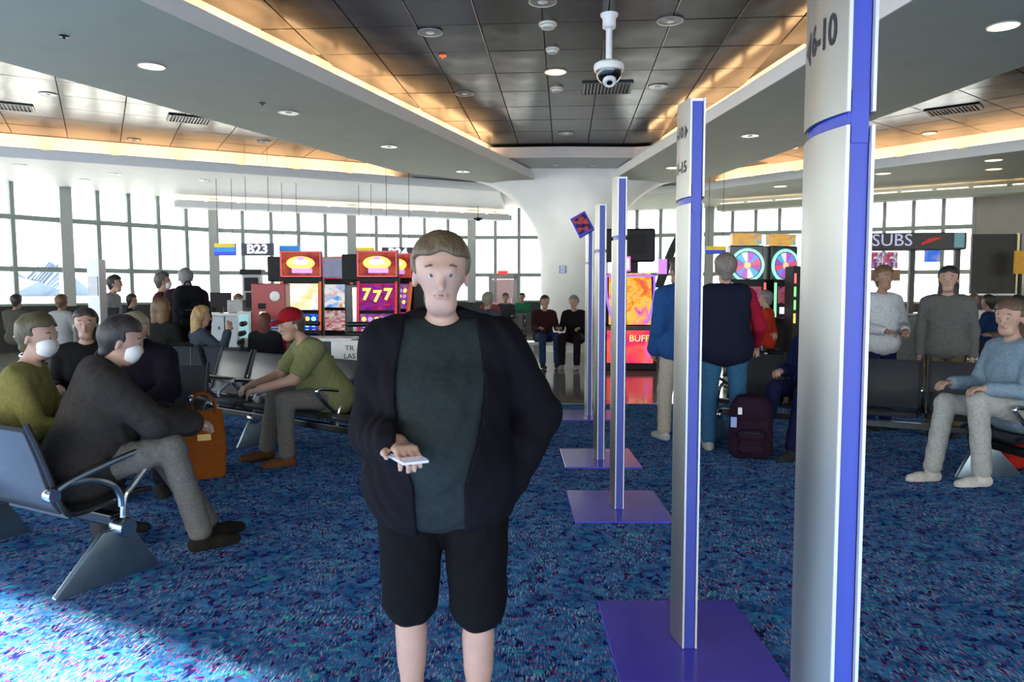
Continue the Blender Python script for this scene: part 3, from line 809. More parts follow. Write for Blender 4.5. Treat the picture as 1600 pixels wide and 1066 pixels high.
        if h < .016:
            for q, ln in ((-1, .062), (-.33, .074), (.33, .078), (1, .068)):
                f0 = k1 + side_v * q * .028 * s; f1 = f0 + (fw * .8 + nv_ * .5 + side_v * q * .08) * ln * .55 * s; f2 = f1 + (fw * .35 + nv_ * .9) * ln * .5 * s
                hand += [(f0, f1, .0095 * s, .0085 * s, .004), (f1, f2, .0085 * s, .007 * s, .004)]
            th0 = k0 + side_v * .024 * s; th1 = th0 + (fw * .6 + side_v * .7 + nv_ * .25) * .042 * s
            hand += [(th0, th1, .014 * s, .011 * s, .01), (th1, th1 + (fw * .85 + nv_ * .35) * .032 * s, .010 * s, .008 * s, .006)]
        else: hand.append((k1, k1 + (fw * .8 + nv_ * .4) * .06 * s, .022 * s, .014 * s))
        tips.append((wr_, k1, fw, side_v, nv_))
        hp_ = pel + (Lv * sd * .092 * (.5 + .5 * gx)) * s - Up * .03 * s
        e1 = nrm(legs[i][0]); e2 = nrm(legs[i][1])
        kn = hp_ + G((e1[0], e1[1] * sd, e1[2])) * .42 * s; sw = G((e2[0], e2[1] * sd, e2[2])); sl = .41 * s
        if pose == 'sit' and sw[2] < -.5: sl = min(max((kn[2] - .083 * s) / -sw[2], .3 * s), .52 * s)
        an = kn + sw * sl
        leg_th.append((hp_, kn, .085 * (.35 + .65 * gx) * s, .056 * s)); leg_sh.append((kn, an, .054 * s, .036 * s))
        # foot follows the shin's heading
        toe = Fv - sw * (Fv @ sw); toe = toe / np.linalg.norm(toe); toe = nrm(toe + Up * (-toe[2] * .9))
        feet.append((an, toe))
    for i in (0, 1):
        an, toe = feet[i]
        zf = max(an[2] - .075 * s, .0)
    calf = [(p[0] * .72 + p[1] * .28 - Fv * .012, p[0] * .45 + p[1] * .55 - Fv * .008, .050 * s, .045 * s) for p in leg_sh]
    barefoot = [(an - toe * .02 - Up * .03 * s, an + toe * .13 * s - Up * .055 * s, .036 * s, .026 * s) for an, toe in feet]
    allp = torso + neck + headp + up_arm + fore + hand + leg_th + leg_sh + calf + barefoot
    sk = SKIN[skin]
    # the limbs must not fuse with the trunk: smaller blending
    bodyp = [tuple(list(p)[:4]) + ((p[4],) if len(p) > 4 else ((.05 * s,) if i < len(torso) + 1 else (.022 * s,))) for i, p in enumerate(allp)]
    grow(bodyp, h, name='body', mat=sk, parent=root)
    e = .012 * s
    wrk = .0016 if h < .016 else 0
    # trousers
    tq = (torso[0][0], torso[0][1], torso[0][2] - .010 * s, torso[0][3] - .010 * s)
    lowp = [tq] + ([leg_th[0], leg_th[1]] if not shorts else [])
    if shorts:
        lowp = [tq] + [(p[0], p[0] + (p[1] - p[0]) * .98, p[2] + .006, p[3] + .026) for p in leg_th]
    else:
        lowp += [(p[0], p[0] + (p[1] - p[0]) * .93, p[2] + .004, p[3] + .016) for p in leg_sh]
    lowp = [tuple(p) + (.03 * s,) for p in lowp]
    grow(lowp, h, off=e, name='shorts' if shorts else 'trousers', mat=cloth(bottom), parent=root, wrinkle=wrk, seed=1)
    # top
    topp = torso[0:] + up_arm
    hem = (T(0, -.07, -.035), T(0, .07, -.035), .122 * gx * s, .122 * gx * s)
    torso = torso + [hem]; topp = torso + up_arm
    if sleeves == 'long': topp = topp + [(p[0], p[0] + (p[1] - p[0]) * .95, p[2] + .004, p[3] + .008) for p in fore]
    tp = [tuple(p[:4]) + (.05 * s if i < len(torso) else .022 * s,) for i, p in enumerate(topp)]
    if sleeves == 'short': tp = [p if i < len(torso) else (p[0], p[0] + (p[1] - p[0]) * .7, p[2] + .008, p[3] + .022, p[4]) for i, p in enumerate(tp)]
    zc = float(T(0, 0, -.05)[2]); zl = float((root.location.z))
    cut_low = lambda P: (zc - P[2])
    if jacket:
        grow([tuple(p[:4]) + (.05 * s,) for p in torso], h, off=e + .004, name='shirt', mat=cloth(top), parent=root, wrinkle=wrk, seed=2)
        jt = [tuple(p[:4]) + (.05 * s if i < len(torso) else .022 * s,) for i, p in enumerate(topp)]
        jt.append((T(-.05, -.05, .47), T(-.05, .05, .47), .045 * s, .045 * s, .03))
        o0 = pel; wdt = jacket.get('open', .10)
        def cutj(P):
            X = P[0] - o0[0]; Y = P[1] - o0[1]; Z = P[2] - o0[2]
            ff = X * tf[0] + Y * tf[1] + Z * tf[2]; ll = X * tl[0] + Y * tl[1] + Z * tl[2]; uu = X * tu[0] + Y * tu[1] + Z * tu[2]
            wv = wdt * (.55 + .45 * np.sin(np.clip(uu / .45, 0, 1) * 2.4))
            return np.minimum(wv - np.abs(ll), ff - .0 * uu)
        if jacket.get('closed'): grow(jt, h, off=e + .022, name='jacket', mat=cloth(jacket['col']), parent=root, wrinkle=wrk * 1.5, seed=3)
        else: grow(jt, h, off=e + .018, cut=cutj, name='jacket', mat=cloth(jacket['col']), parent=root, wrinkle=wrk * 1.5, seed=3)
    elif vest:
        grow(tp, h, off=e, name='shirt', mat=cloth(top), parent=root, wrinkle=wrk, seed=2)
        grow([tuple(p[:4]) + (.05 * s,) for p in torso], h, off=e + .02, name='vest', mat=cloth(vest), parent=root, wrinkle=wrk, seed=4)
    else:
        grow(tp, h, off=e, name='shirt', mat=cloth(top), parent=root, wrinkle=wrk, seed=2)
    if hood:
        grow([(T(-.07, -.05, .47), T(-.07, .05, .47), .06 * s, .06 * s), (Hd(-.03, 0, .04), Hd(-.045, 0, -.08), .112 * hs, .095 * hs)], h, k=.05, cut=lambda P: ((P[0] - hc[0]) * hf[0] + (P[1] - hc[1]) * hf[1] + (P[2] - hc[2]) * hf[2]) - .055 * hs, name='hood', mat=cloth(hood), parent=root)
    # shoes
    for an, toe in feet:
        sdv = np.cross(toe, Up); bz = an - Up * .045 * s
        pr = [(bz - toe * .035 * s, bz + toe * .10 * s - Up * .008 * s, .040 * s, .040 * s), (bz + toe * .10 * s - Up * .008 * s, bz + toe * .175 * s - Up * .014 * s, .040 * s, .032 * s), (an + Up * .03 * s, bz, .043 * s, .042 * s)]
        zb = float((bz - Up * .034 * s)[2])
        grow(pr, min(h, .012), k=.03, cut=lambda P, zb=zb: zb - P[2], name='shoe', mat=cloth(shoes, 'leather'), parent=root)
    # hair
    hm_ = hairm(hair)
    hp_ = [(Hd(-.028, 0, .048), Hd(-.006, 0, .060), .101 * hs, .097 * hs)]
    if hairstyle in ('long', 'bun'): hp_ += [(Hd(-.06, -.03, -.02), Hd(-.06, -.05, -.17), .065 * hs, .05 * hs), (Hd(-.06, .03, -.02), Hd(-.06, .05, -.17), .065 * hs, .05 * hs), (Hd(-.075, 0, -.02), Hd(-.08, 0, -.19), .065 * hs, .05 * hs)]
    elif hairstyle == 'curly': hp_ += [(Hd(-.05, sx_ * .05, z_), Hd(-.06, sx_ * .055, z_ - .04), .07 * hs, .065 * hs) for sx_ in (-1, 1) for z_ in (.06, -.02, -.1)]
    else: hp_ += [(Hd(-.055, 0, .0), Hd(-.06, 0, -.055), .066 * hs, .045 * hs)]
    def cuth(P):
        X = P[0] - hc[0]; Y = P[1] - hc[1]; Z = P[2] - hc[2]
        ff = (X * hf[0] + Y * hf[1] + Z * hf[2]) / hs; uu = (X * hu[0] + Y * hu[1] + Z * hu[2]) / hs; ll = (X * hl[0] + Y * hl[1] + Z * hl[2]) / hs
        return np.minimum(ff - .016 - .006 * np.sin(uu * 70), .080 - uu + .25 * (ff - .05) + .005 * np.sin(ll * 75 + 1) - .12 * np.abs(ll)) * hs
    if hairstyle != 'bald' and not hood: grow(hp_, min(h, .011), k=.03, cut=cuth, name='hair', mat=hm_, parent=root, wrinkle=.0016)
    if cap:
        cp_ = [(Hd(-.02, 0, .05), Hd(-.005, 0, .058), .104 * hs, .100 * hs)]
        grow(cp_, min(h, .011), cut=lambda P: (.045 * hs - ((P[0] - hc[0]) * hu[0] + (P[1] - hc[1]) * hu[1] + (P[2] - hc[2]) * hu[2])), name='cap', mat=cloth(cap), parent=root)
        grow([(Hd(.085, -.045, .055), Hd(.15, -.03, .045), .012, .010), (Hd(.085, .045, .055), Hd(.15, .03, .045), .012, .010), (Hd(.085, 0, .058), Hd(.165, 0, .047), .012, .010)], min(h, .009), k=.05, name='cap_brim', mat=cloth(cap), parent=root)
    if detail and h < .02:
        for sd in (1, -1):
            p = Hd(.0765, sd * .031, .014)
            ey = MB().lathe([(.0001, -.0115), (.009, -.008), (.0125, 0), (.009, .008), (.0001, .0115)], p, n=10).build('eye', eye_w, root, smooth=True)
            MB().lathe([(.0001, -.0065), (.0055, -.004), (.0065, 0), (.0055, .004), (.0001, .0065)], p + hf * .0092, n=8).build('iris', eye_d, ey, smooth=True)
            MB().tube([Hd(.084, sd * .016, .04), Hd(.084, sd * .034, .046), Hd(.072, sd * .05, .040)], [.003, .0045, .003], 6).build('eyebrow', hm_, root, smooth=True)
        if not mask: MB().tube([Hd(.080, -.024, -.052), Hd(.0905, 0, -.05), Hd(.080, .024, -.052)], [.002, .0042, .002], 6).build('mouth', lipm, root, smooth=True)
    if mask:
        grow([(Hd(.06, -.026, -.04), Hd(.06, .026, -.04), .038 * hs, .038 * hs), (Hd(.040, 0, -.062), Hd(.042, 0, -.03), .052 * hs, .057 * hs)], min(h, .01), k=.04, cut=lambda P: (-((P[0] - hc[0]) * hf[0] + (P[1] - hc[1]) * hf[1] + (P[2] - hc[2]) * hf[2]) + .03 * hs), name='face_mask', mat=M('mask_white', (.72, .74, .74), .8, var=.05), parent=root)
    return root, {'T': T, 'Hd': Hd, 'tips': tips, 'tf': tf, 'tl': tl, 'tu': tu, 'pel': pel, 'G': G}
# ------------------------------------------------------------------ tandem benches
vinyl = M('black_vinyl', (.035, .037, .042), .30, var=.12, scale=25, bump=.05, spec=.7)
vinyl_edge = M('seat_edge_black', (.010, .010, .011), .4)
foot_metal = M('foot_panel_metal', (.22, .30, .36), .30, .9, var=.12, scale=8)
BP = {}
def bez(pts, n=6):
    out = []
    P = [Vector(p) for p in pts]
    for i in range(len(P) - 1):
        p0 = P[max(i - 1, 0)]; p1 = P[i]; p2 = P[i + 1]; p3 = P[min(i + 2, len(P) - 1)]
        for k in range(n):
            t = k / n
            out.append(.5 * ((2 * p1) + (p2 - p0) * t + (2 * p0 - 5 * p1 + 4 * p2 - p3) * t * t + (3 * p1 - p0 - 3 * p2 + p3) * t ** 3))
    out.append(P[-1]); return out
def bench_meshes():
    if BP: return BP
    sw = .26
    prof = [(.24, .425), (.20, .442), (.05, .425), (-.10, .405), (-.19, .405)]
    BP['seat'] = (MB().sheet(prof, -sw, sw, .035).mesh('seat', bevel=.010, smooth=True), vinyl)
    bp = [(-.20, .42), (-.235, .47), (-.27, .58), (-.305, .70), (-.35, .83), (-.365, .855)]
    BP['backrest'] = (MB().sheet([(y, z) for y, z in bp], -sw, sw, .032).mesh('backrest', bevel=.010, smooth=True), vinyl)
    full = bez([(0, .26, .42), (0, .2, .432), (0, .05, .412), (0, -.14, .392), (0, -.21, .42), (0, -.26, .55), (0, -.32, .73), (0, -.375, .875)], 4)
    BP['side_frame'] = (MB().tube(full, .016, 8).mesh('side_frame', smooth=True), vinyl_edge)
    arm = bez([(0, -.29, .52), (0, -.2, .565), (0, .0, .615), (0, .2, .655), (0, .27, .66), (0, .285, .635), (0, .22, .56), (0, .13, .47), (0, .085, .42), (0, .07, .26)], 5)
    arm2 = bez([(0, -.2, .562), (0, -.08, .55), (0, .02, .50), (0, .06, .44), (0, .068, .38)], 5)
    b = MB(); b.tube(arm, .017, 8); b.tube(arm2, .017, 8)
    b.lathe([(.03, -.03), (.034, -.02), (.034, .02), (.03, .03)], (0, -.29, .52), 16, Matrix.Rotation(math.pi / 2, 3, 'Y'))
    BP['arm'] = (b.mesh('arm', smooth=True), chrome)
    b = MB(); t = .018
    q = [(-.30, 0), (.26, 0), (.26, .018), (.11, .27), (-.05, .27), (-.30, .018)]
    b.add([(-t, y, z) for y, z in q] + [(t, y, z) for y, z in q], [tuple(range(5, -1, -1)), tuple(range(6, 12))] + [(i, (i + 1) % 6, 6 + (i + 1) % 6, 6 + i) for i in range(6)])
    BP['foot'] = (b.mesh('foot', bevel=.006, smooth=True), foot_metal)
    b = MB(); b.lathe([(.001, -.05), (.045, -.05), (.052, -.04), (.052, .04), (.045, .05), (.001, .05)], (0, .07, .27), 24, Matrix.Rotation(math.pi / 2, 3, 'Y'))
    BP['hub'] = (b.mesh('hub', smooth=True), chrome)
    for k, (me, m) in BP.items(): me.materials.append(m)
    return BP
def bench(x, y, face, n, label, group='tandem airport benches', sp=.60, feet=None):
    """n seats from the first centre (x,y) on, to the left of the heading"""
    B_ = bench_meshes(); rz = math.atan2(-face[0], face[1])
    t = empty('tandem_bench', (x, y, 0), rz); tag(t, label, 'bench', group)
    MB().box(((n - 1) * -sp / 2, .07, .30), (n * sp - .1, .07, .06)).build('beam', dark_metal, t, bevel=.008)
    for i in range(n):
        X = -i * sp
        link('seat', B_['seat'][0], t, (X, 0, 0)); bk = link('backrest', B_['backrest'][0], t, (X, 0, 0))
        for s_ in (-1, 1): link('side_frame', B_['side_frame'][0], t, (X + s_ * .268, 0, 0))
    for i in range(n + 1): link('arm', B_['arm'][0], t, (sp / 2 - i * sp, 0, 0))
    for i in (feet or ([0, n] if n > 1 else [0, 1])):
        f_ = link('foot', B_['foot'][0], t, (sp / 2 - i * sp, 0, 0)); link('hub', B_['hub'][0], f_)
    return t
def seatpos(x, y, face, i, sp=.60, f=-.06):
    fv = Vector(face).normalized(); lv = Vector((-fv.y, fv.x))
    q = Vector((x, y)) + lv * i * sp + fv * f
    return (q.x, q.y, 0)
B1 = (-2.33, 3.95, (.47, .88)); bench(*B1, 4, 'black tandem bench with chrome arms at the left edge, nearest the camera', feet=[0, 2, 4])
B2 = (-1.24, 6.40, (-.59, -.81)); 
fv = Vector(B2[2]).normalized(); lv = Vector((-fv.y, fv.x))
# heading is towards the camera, so its left runs to the right in the photo: start at the far end
B2s = (B2[0] - lv.x * 2.4, B2[1] - lv.y * 2.4)
bench(B2s[0], B2s[1], B2[2], 5, 'row of five black bench seats with grey sheen behind the man in green', feet=[0, 2, 5])
B3 = (-3.45, 6.05, (.12, -1)); bench(*B3, 2, 'two-seat black bench hidden behind the people at left')
B5 = (-3.2, 9.0, (.35, .94)); bench(B5[0], B5[1], B5[2], 3, 'black bench turned to the windows, under the blonde woman')
B4 = (2.35, 7.40, (-.5, -.86)); bench(*B4, 4, 'black and chrome bench behind the nearest post')
B6 = (3.84, 5.68, (-1, -.12)); bench(*B6, 3, 'black bench at the right edge under the seated people', feet=[0, 3])
# far seats before the windows
def far_bench(x, d, n, label, face=(0, -1)):
    p = at(x, 454, d=d); bench(p.x, p.y, face, n, label, 'far benches along the windows')
for x, d, n, lb in [(770, 21.5, 4, 'far black bench before the glazed door'), (60, 14.2, 3, 'far bench under the left windows'), (330, 16.5, 3, 'far bench below the gate sign')]:
    far_bench(x, d, n, lb)

# ------------------------------------------------------------------ people
STEP = .0075
# the walker in the middle
main, JM = person((-.225, 2.42, 0), (.04, -1), 'person in open black jacket, dark shirt and black shorts walking towards the camera', 'stand', H=1.675, girth=1.27, wide=.97, h=STEP,
    top=(0.0176, 0.024, 0.0248), bottom=(0.0048, 0.0048, 0.0056), hair=(0.104, 0.0704, 0.036), skin='fair', shorts=True, jacket={'col': (0.0064, 0.0056, 0.008), 'open': .135},
    arms=(((-.25, .62, -1), (.35, -.42, -.75)), ((.12, .16, -1), (.75, -.34, .02))), legs=(((.10, .03, -1), (-.10, 0, -1)), ((-.04, .02, -1), (-.12, 0, -1))), head=(3, 6))
def face_pt(J, f, l, u): return Vector(J['T'](f, l, u))
# phone in the walker's hand and print on the shirt are both pale in the photo
wr_, k1, fw, sv_, nv_ = JM['tips'][1]
ph = empty('smartphone', Vector(k1) + main.location); tag(ph, 'pale smartphone held in the right hand of the walking person', 'phone')
mx = Matrix((Vector(sv_), Vector(fw), Vector(nv_))).transposed()
MB().box(Vector(nv_) * .022 + Vector(fw) * .015, (.075, .14, .009), mx).build('case', M('phone_case', (.6, .6, .68), .3), ph, bevel=.003)
MB().box(Vector(nv_) * .016 + Vector(fw) * .015, (.068, .13, .002), mx).build('screen', M('phone_screen', (.02, .02, .03), .1, emit=(.7, .7, .9), estr=.4), ph)

# left row
s0 = seatpos(*B1, 0); s1 = seatpos(*B1, 1.15); s3 = seatpos(*B3, 0); s3b = seatpos(*B3, 1)
person(seatpos(*B1, .0, f=.04), (.80, .60), 'person in dark brown coat and grey trousers seated nearest at left, leaning forward', 'sit', H=1.78, girth=1.18, lean=17, h=STEP, top=(0.048, 0.044, 0.04), bottom=(0.128, 0.124, 0.116), shoes=(0.016, 0.0144, 0.0128),
    jacket={'col': (0.032, 0.0288, 0.0272), 'closed': 1}, hair=(0.024, 0.02, 0.02), skin='fair', mask=True, legs=(((1, .05, -.02), (.55, 0, -1)), ((1, .22, .20), (.28, .0, -1))), arms=(((.75, .1, -.75), (.85, -.45, -.15)), ((.75, .1, -.75), (.85, -.45, -.15))), head=(-15, 14))
person(seatpos(*B1, 1.0, f=.06), (.9, .3), 'person in olive green shirt at the left edge, behind the brown coat', 'sit', H=1.74, lean=8, h=.009, top=(0.176, 0.16, 0.052), bottom=(0.04, 0.04, 0.048), hair=(0.08, 0.068, 0.032), mask=True, head=(-20, 8))
person((s3b[0] - .06, s3b[1] - .32, 0), (.42, -.9), 'person in dark navy jacket seated with hands between the knees', 'sit', H=1.8, girth=1.12, lean=22, h=.009, top=(0.016, 0.02, 0.028), bottom=(0.0144, 0.0144, 0.024), jacket={'col': (0.0128, 0.0112, 0.0208), 'closed': 1}, hair=(0.24, 0.208, 0.136), head=(0, 12), seat=.46,
    arms=(((.7, .1, -.8), (.7, -.6, -.35)), ((.7, .1, -.8), (.7, -.6, -.35))))
pj, JJ = person((s3[0] - .02, s3[1] + .04, 0), (.42, -.9), 'person in grey jeans seated behind the navy jacket, a striped hat on the knees', 'sit', H=1.68, lean=-4, h=.011, top=(0.012, 0.012, 0.0136), bottom=(0.036, 0.0496, 0.0544), hair=(0.032, 0.024, 0.02), hairstyle='long')
# man in green
g0 = seatpos(B2s[0], B2s[1], B2[2], 3)
person((g0[0] + .06, g0[1] - .06, 0), (-.86, -.50), 'person in olive shirt and red cap seated leaning forward, forearms on the knees', 'sit', H=1.86, girth=1.22, lean=27, h=.008, top=(0.168, 0.176, 0.08), bottom=(0.136, 0.128, 0.12), shoes=(0.128, 0.056, 0.024), cap=(0.24, 0.0096, 0.016), skin='fair', hair=(0.08, 0.056, 0.04), sleeves='short',
    arms=(((.62, .10, -.8), (.92, -.25, -.25)), ((.62, .10, -.8), (.92, -.25, -.25))), legs=(((1, .15, .02), (-.02, 0, -1)), ((1, .15, .02), (.18, 0, -1))), head=(10, 10))
# blonde woman and curly hair behind row two
q = seatpos(*B5, 1)
person((q[0], q[1], 0), (.75, .62), 'person with long blonde hair seated with her back turned, one hand raised', 'sit', H=1.66, h=.011, top=(0.04, 0.052, 0.072), bottom=(0.024, 0.024, 0.04), hair=(0.336, 0.216, 0.08), hairstyle='long', seat=.44, head=(-10, 5), arms=(((.3, .1, -.9), (.9, -.2, .1)), ((.55, .45, -.6), (.25, .1, 1))))
person(seatpos(*B5, 2), (.3, .95), 'person with curly brown hair seated facing the windows', 'sit', H=1.72, h=.013, top=(0.016, 0.016, 0.016), hair=(0.136, 0.076, 0.028), hairstyle='curly', seat=.5)
person((-3.32, 10.12, 0), (-.1, 1), 'person with reddish brown hair low behind the bench seats', 'sit', H=1.45, h=.013, top=(0.024, 0.024, 0.028), hair=(0.112, 0.028, 0.016), hairstyle='long', seat=.42)
# standing pair and hooded one
person((-5.05, 10.9, 0), (.75, .35), 'person in dark red jacket and khaki trousers standing in the left pair', 'stand', H=1.76, h=.013, top=(0.06, 0.016, 0.02), bottom=(0.208, 0.168, 0.096), hair=(0.096, 0.08, 0.072), mask=True)
pk, JK = person((-4.52, 10.5, 0), (-.5, .85), 'person in dark coat carrying a black backpack, right of the left pair', 'stand', H=1.8, h=.012, top=(0.016, 0.016, 0.024), bottom=(0.024, 0.04, 0.08), jacket={'col': (0.024, 0.0144, 0.0224), 'closed': 1}, hair=(0.2, 0.192, 0.192))
person((-6.2, 11.6, 0), (1, .1), 'person in pale grey hooded top standing beside the white pillar', 'stand', H=1.74, h=.013, top=(0.288, 0.32, 0.336), bottom=(0.024, 0.04, 0.08), hair=(0.016, 0.016, 0.016), lean=8)
# people by the slot machines and posts
person((1.66, 7.45, 0), (-.35, .94), 'person in blue jacket and beige trousers walking away beside the second post', 'stand', H=1.84, h=.009, top=(0.024, 0.072, 0.208), bottom=(0.368, 0.336, 0.28), shoes=(0.4, 0.4, 0.384), hair=(0.04, 0.028, 0.02), skin='tan', jacket={'col': (0.0176, 0.068, 0.208), 'closed': 1}, legs=(((.20, .02, -1), (.02, 0, -1)), ((-.14, .02, -1), (-.30, 0, -1))), arms=(((.05, .12, -1), (.45, -.1, -.8)), ((-.15, .15, -1), (.1, 0, -1))), head=(12, 0))
person((1.98, 7.02, 0), (.12, .99), 'person in dark vest, red sleeves and blue jeans standing with back turned', 'stand', H=1.84, girth=1.15, h=.009, top=(0.272, 0.0096, 0.028), vest=(0.0096, 0.0128, 0.028), bottom=(0.028, 0.096, 0.184), shoes=(0.32, 0.32, 0.32), hair=(0.184, 0.152, 0.136), arms=(((.1, .35, -1), (.4, .1, -1)), ((.12, .42, -1), (.75, .05, -.65))), legs=(((.03, .05, -1), (-.04, 0, -1)), ((-.03, .05, -1), (-.08, 0, -1))))
sm = person((4.05, 12.0, 0), (-.9, .4), 'person in orange red shirt sitting at the wheel slot machine', 'sit', H=1.72, h=.013, top=(0.44, 0.036, 0.016), bottom=(0.024, 0.024, 0.032), hair=(0.16, 0.16, 0.176), seat=.60, arms=(((-.3, .5, -.6), (-.2, .9, -.3)), ((.6, .2, -.6), (1, 0, 0))))[0]
person((2.84, 7.12, 0), (-.75, -.66), 'person in dark navy clothes slumped in the seat behind the nearest post', 'sit', H=1.76, lean=-14, h=.011, top=(0.0096, 0.0144, 0.06), bottom=(0.008, 0.0096, 0.04), hair=(0.024, 0.02, 0.016), legs=(((1, .1, .05), (.35, 0, -1)), ((1, .1, .10), (.5, 0, -1))))
# by the column
person((.62, 14.9, 0), (.25, -1), 'person in dark red jacket seated left on the white bench by the column', 'sit', H=1.74, h=.015, top=(0.04, 0.016, 0.0176), bottom=(0.024, 0.048, 0.112), hair=(0.04, 0.024, 0.024), seat=.50, lean=6)
person((1.24, 14.75, 0), (-.35, -1), 'person in black clothes and white-soled shoes seated right on the white bench', 'sit', H=1.76, h=.015, top=(0.0096, 0.0088, 0.0104), bottom=(0.016, 0.0096, 0.016), shoes=(0.4, 0.4, 0.4), hair=(0.16, 0.16, 0.16), seat=.50, lean=10)
person((-.42, 12.9, 0), (.4, .9), 'person with greying hair and slate top seated left of the column', 'sit', H=1.76, h=.015, top=(0.056, 0.064, 0.096), hair=(0.28, 0.256, 0.216), seat=.55)
# right group
person((3.98, 8.15, 0), (.2, -1), 'person in white shirt standing right of the nearest post', 'stand', H=1.76, h=.010, top=(0.496, 0.52, 0.56), bottom=(0.012, 0.016, 0.072), hair=(0.136, 0.076, 0.036), skin='tan', arms=(((.1, .3, -1), (.7, -.5, -.1)), ((.1, .3, -1), (.7, -.5, -.1))))
person((4.45, 7.72, 0), (-.55, -.85), 'person with dark hair in grey top, standing behind the seated ones at right', 'stand', H=1.74, h=.010, top=(0.104, 0.104, 0.1), bottom=(0.112, 0.088, 0.036), hair=(0.0176, 0.012, 0.016), hairstyle='long', sleeves='long')
r3, JR = person((3.80, 5.66, 0), (-1, -.12), 'person in light blue shirt and pale trousers seated at the right edge', 'sit', H=1.8, girth=1.1, h=.008, lean=4, top=(0.176, 0.256, 0.336), bottom=(0.352, 0.36, 0.344), shoes=(0.496, 0.48, 0.448), hair=(0.104, 0.064, 0.044), skin='fair', head=(25, 5), legs=(((1, .12, .24), (-.10, .0, -1)), ((1, .20, .10), (.1, .1, -1))), seat=.50)
# small ones far away
FAR = [(25, 14.2, (0, 1), (.07, .07, .06), (.03, .025, .02), 'small far person in dark top at the left edge before the windows'),
       (95, 13.2, (.2, 1), (.30, .32, .33), (.13, .07, .03), 'far person in pale collar with brown hair at the left windows'),
       (205, 15.2, (.9, .1), (.02, .02, .025), (.02, .015, .012), 'far person in black seated left of the standing pair'),
       (317, 16.3, (-.5, -.8), (.05, .09, .22), (.25, .15, .09), 'far person in blue seated right of the standing pair'),
       (372, 15.9, (.6, -.5), (.02, .02, .02), (.20, .10, .06), 'far person in black sitting at the gate counter'),
       (790, 20.8, (0, -1), (.03, .03, .04), (.02, .02, .02), 'far person in black before the glazed door'),
       (765, 19.4, (.2, -1), (.25, .05, .04), (.10, .05, .02), 'far person in dark red left of the glazed door'),
       (816, 22.3, (-.2, -1), (.02, .12, .07), (.02, .02, .02), 'far person in dark green right of the glazed door'),
       (1520, 15.8, (0, -1), (.05, .065, .07), (.20, .09, .05), 'far person in slate top before the dark panel'),
       (1546, 12.7, (-.6, .7), (.012, .03, .10), (.03, .02, .015), 'far person in deep blue top left of the camouflage jacket'),
       (1592, 11.7, (-.8, .4), (.14, .10, .075), (.02, .02, .02), 'far person in brown mottled jacket at the right edge')]
for x, d, fc, tp_, hr_, lb in FAR:
    p = at(x, 480, d=d)
    person((p.x, p.y, 0), fc, lb, 'sit', H=1.74, h=.022, top=tp_, hair=hr_, bottom=(0.024, 0.024, 0.036), seat=.52, detail=False, skin='tan')
# ------------------------------------------------------------------ things on and by the people
# backpack of the standing one
def backpack(loc, rz, label, col, w=.32, hgt=.48, dp=.18, red=None, tagp=False):
    t = empty('backpack', loc, rz); tag(t, label, 'backpack')
    m = cloth(col, 'nylon')
    P_ = lambda x, y, z: (x * w, y * dp, z * hgt)
    pr = []
    for zz, k in ((.16, 1.0), (.45, .98), (.75, .9), (.88, .72)):
        for yy in (-.22, .22): pr.append((np.array(P_(-.30 * k, yy, zz)), np.array(P_(.30 * k, yy, zz)), .075, .075))
    for xx in (-.28, .28): pr.append((np.array(P_(xx, 0, .17)), np.array(P_(xx, 0, .75)), .085, .08))
    grow(pr, .012, k=.06, name='bag', mat=m, parent=t)
    pk_ = [(np.array(P_(-.22, -.62, .2)), np.array(P_(.22, -.62, .2)), .05, .05), (np.array(P_(-.22, -.62, .42)), np.array(P_(.22, -.62, .42)), .05, .05)]
    fp = grow(pk_, .012, k=.06, name='front_pocket', mat=m if red is None else cloth(red, 'nylon'), parent=t)
    MB().tube([P_(-.2, -.92, .47), P_(.2, -.92, .47)], .005, 6).build('zip', chrome, fp)
    for s_ in (-1, 1):
        MB().tube(bez([P_(s_ * .22, .5, .92), P_(s_ * .26, .95, .75), P_(s_ * .26, .9, .4), P_(s_ * .3, .55, .1)], 5), .014, 6).build('strap', m, t, smooth=True)
    MB().tube(bez([P_(-.12, .3, .98), P_(-.06, .3, 1.08), P_(.06, .3, 1.08), P_(.12, .3, .98)], 5), .010, 6).build('handle', m, t, smooth=True)
    if tagp:
        MB().box(P_(-.45, -.75, .62), (.05, .01, .09)).build('luggage_tag', M('luggage_tag_blue', (.25, .35, .7), .4), t)
        MB().box(P_(-.30, -.75, .80), (.035, .01, .06)).build('luggage_tag', white_plastic, t)
    return t
kb = Vector(JK['T'](-.24, 0, .02)) + pk.location
backpack((kb.x, kb.y, kb.z - .06), math.atan2(.5, .85) - .0, 'black backpack worn by the person in the dark coat', (.008, .008, .010), .42, .62, .22)
pb = at(1172, 716, 0.0); backpack((pb.x, pb.y, .0), -.25, 'dark plum backpack with tags standing on the carpet by the jeans', (.022, .010, .022), .34, .56, .22, tagp=True)
pb = at(1562, 735, 0.0); backpack((pb.x, pb.y - .0, .0), .3, 'black backpack with a red pocket on the carpet at the right edge', (.010, .009, .012), .40, .46, .22, red=(.30, .015, .012))
